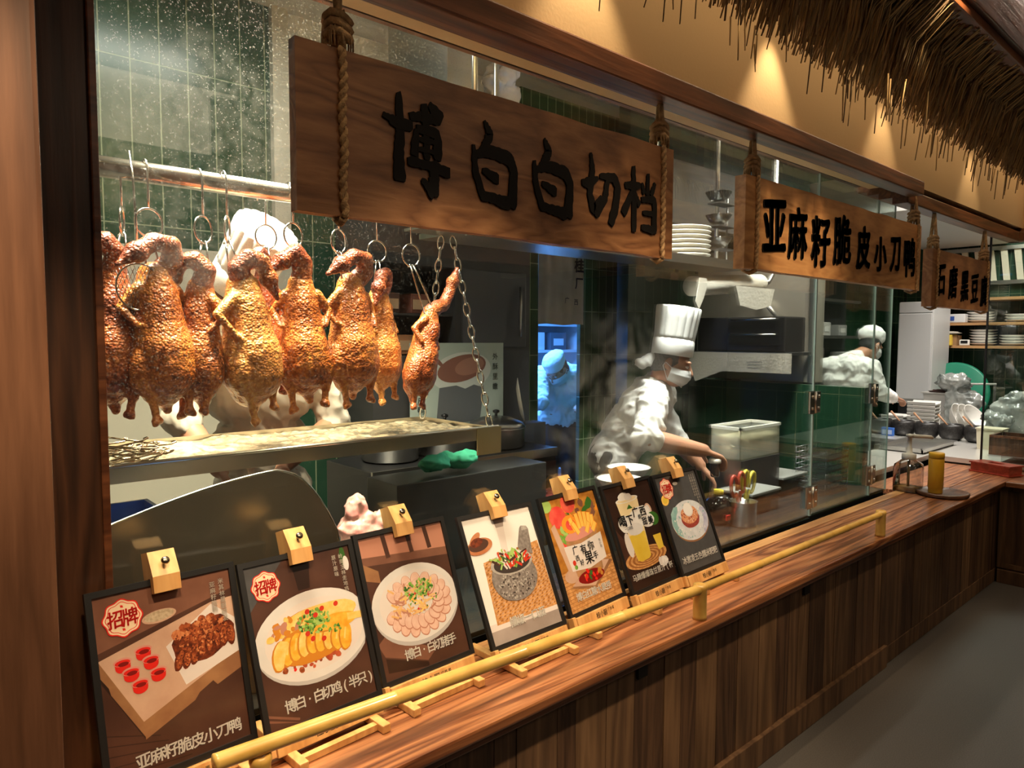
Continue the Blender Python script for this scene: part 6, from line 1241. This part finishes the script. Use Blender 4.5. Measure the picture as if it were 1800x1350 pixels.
ap.add(vs, fs, 0, True); ap.build('black_apron', TROU, A)
# condiment shaker in the hand
hp = aY(1236, 792, 1.90) + Vector((.86, -.36, -.34)) * .088 + Vector((-.02, .0, -.045)); sk_ = thing('seasoning_shaker', 'small clear shaker with a white lid in the hand of the cook', 'shaker', hp); MB().lathe([(.018, -.055), (.021, -.05), (.024, .01), (.024, .012)], hp, 20).build('cup', clear('shaker_plastic', (.75, .72, .7), .14), sk_); MB().lathe([(.028, .012), (.030, .016), (.030, .03), (.024, .036), (0, .036)], hp, 20).build('lid', mat('shaker_lid', (.80, .78, .74), .4), sk_)
# second cook, behind the ducks
c2 = aY(455, 610, 2.66); p2_ = aY(470, 905, 2.80)
A, H = human('cook in a tall white hat bending behind the hanging ducks', dict(pelvis=Vector((p2_.x, 2.84, .98)), chest=c2, left=(.95, -.25, 0), head=aY(405, 524, 2.50), face=(-.40, -.75, -.58), up=(.42, -.10, 1), relbow=aY(318, 735, 2.60), rwrist=aY(385, 826, 2.47), rpalm=(0, -.5, -1), lelbow=aY(590, 740, 2.62), lwrist=aY(500, 818, 2.47), lpalm=(0, -.5, -1), rsleeve=.1, lsleeve=.1, fold=.016, seed=7, voxel=.0075, hair=HAIRD, coat=COATC), None)
toque(A, H, .255, .098, .0)
# third cook, beyond the glass joint
c3 = aY(1488, 645, 2.52); p3_ = aY(1480, 735, 2.56)
A, H = human('cook in a white cap seen from behind through the hinged glass', dict(pelvis=Vector((p3_.x, 2.58, .98)), chest=Vector((c3.x, 2.50, 1.40)), left=(-.45, .88, 0), head=aY(1531, 607, 2.42), face=(.85, -.30, -.55), up=(.3, 0, 1), relbow=Vector((c3.x + .12, 2.30, 1.18)), rwrist=Vector((c3.x + .36, 2.26, 1.12)), lelbow=Vector((c3.x + .05, 2.68, 1.15)), lwrist=Vector((c3.x + .28, 2.50, 1.10)), rsleeve=.7, lsleeve=.7, fold=.016, fscale=11, seed=11, voxel=.009, hair=HAIRD), None)
cpm = MB(); cpm.ell((-.02, 0, .085), (.108, .098, .085), M=H, n=20); cpm.ell((-.07, 0, .065), (.075, .088, .070), M=H, n=18); skin('cloth_cap', fuse(cpm, .008, 2, .006, 24, 3), HATM, A)
ab = MB(); pz = Vector((p3_.x, 2.58, 1.04)); ab.tube([(pz.x + .185 * math.cos(a), pz.y + .165 * math.sin(a), pz.z + .01 * math.sin(a)) for a in [2 * PI * k / 30 for k in range(30)]], .010, 6, closed=True); ab.build('apron_tie', mat('grey_tie', (.28, .28, .28), .8), A)
# person in the blue lit room
c5 = aY(985, 700, 4.10); p5_ = aY(985, 800, 4.15)
A, H = human('cook in a pale coat and cap standing in the blue lit room', dict(pelvis=Vector((p5_.x, 4.16, .95)), chest=Vector((c5.x, 4.10, 1.33)), left=(.75, -.65, 0), head=aY(980, 650, 4.04), face=(-.80, -.05, -.75), up=(-.4, 0, 1), relbow=Vector((c5.x - .30, 4.02, 1.10)), rwrist=Vector((c5.x - .42, 4.22, 1.08)), lelbow=Vector((c5.x + .18, 3.88, 1.08)), lwrist=Vector((c5.x - .05, 3.80, 1.08)), fold=.015, seed=15, voxel=.009, hair=HAIRD), None)
cpm = MB(); cpm.ell((-.01, 0, .062), (.104, .092, .060), M=H, n=20); cpm.ell((-.02, 0, .10), (.11, .10, .05), M=H, n=18); skin('cloth_cap', fuse(cpm, .008, 2, .005, 24, 5), HATM, A)

bpy.data.scenes.remove(_SC2)
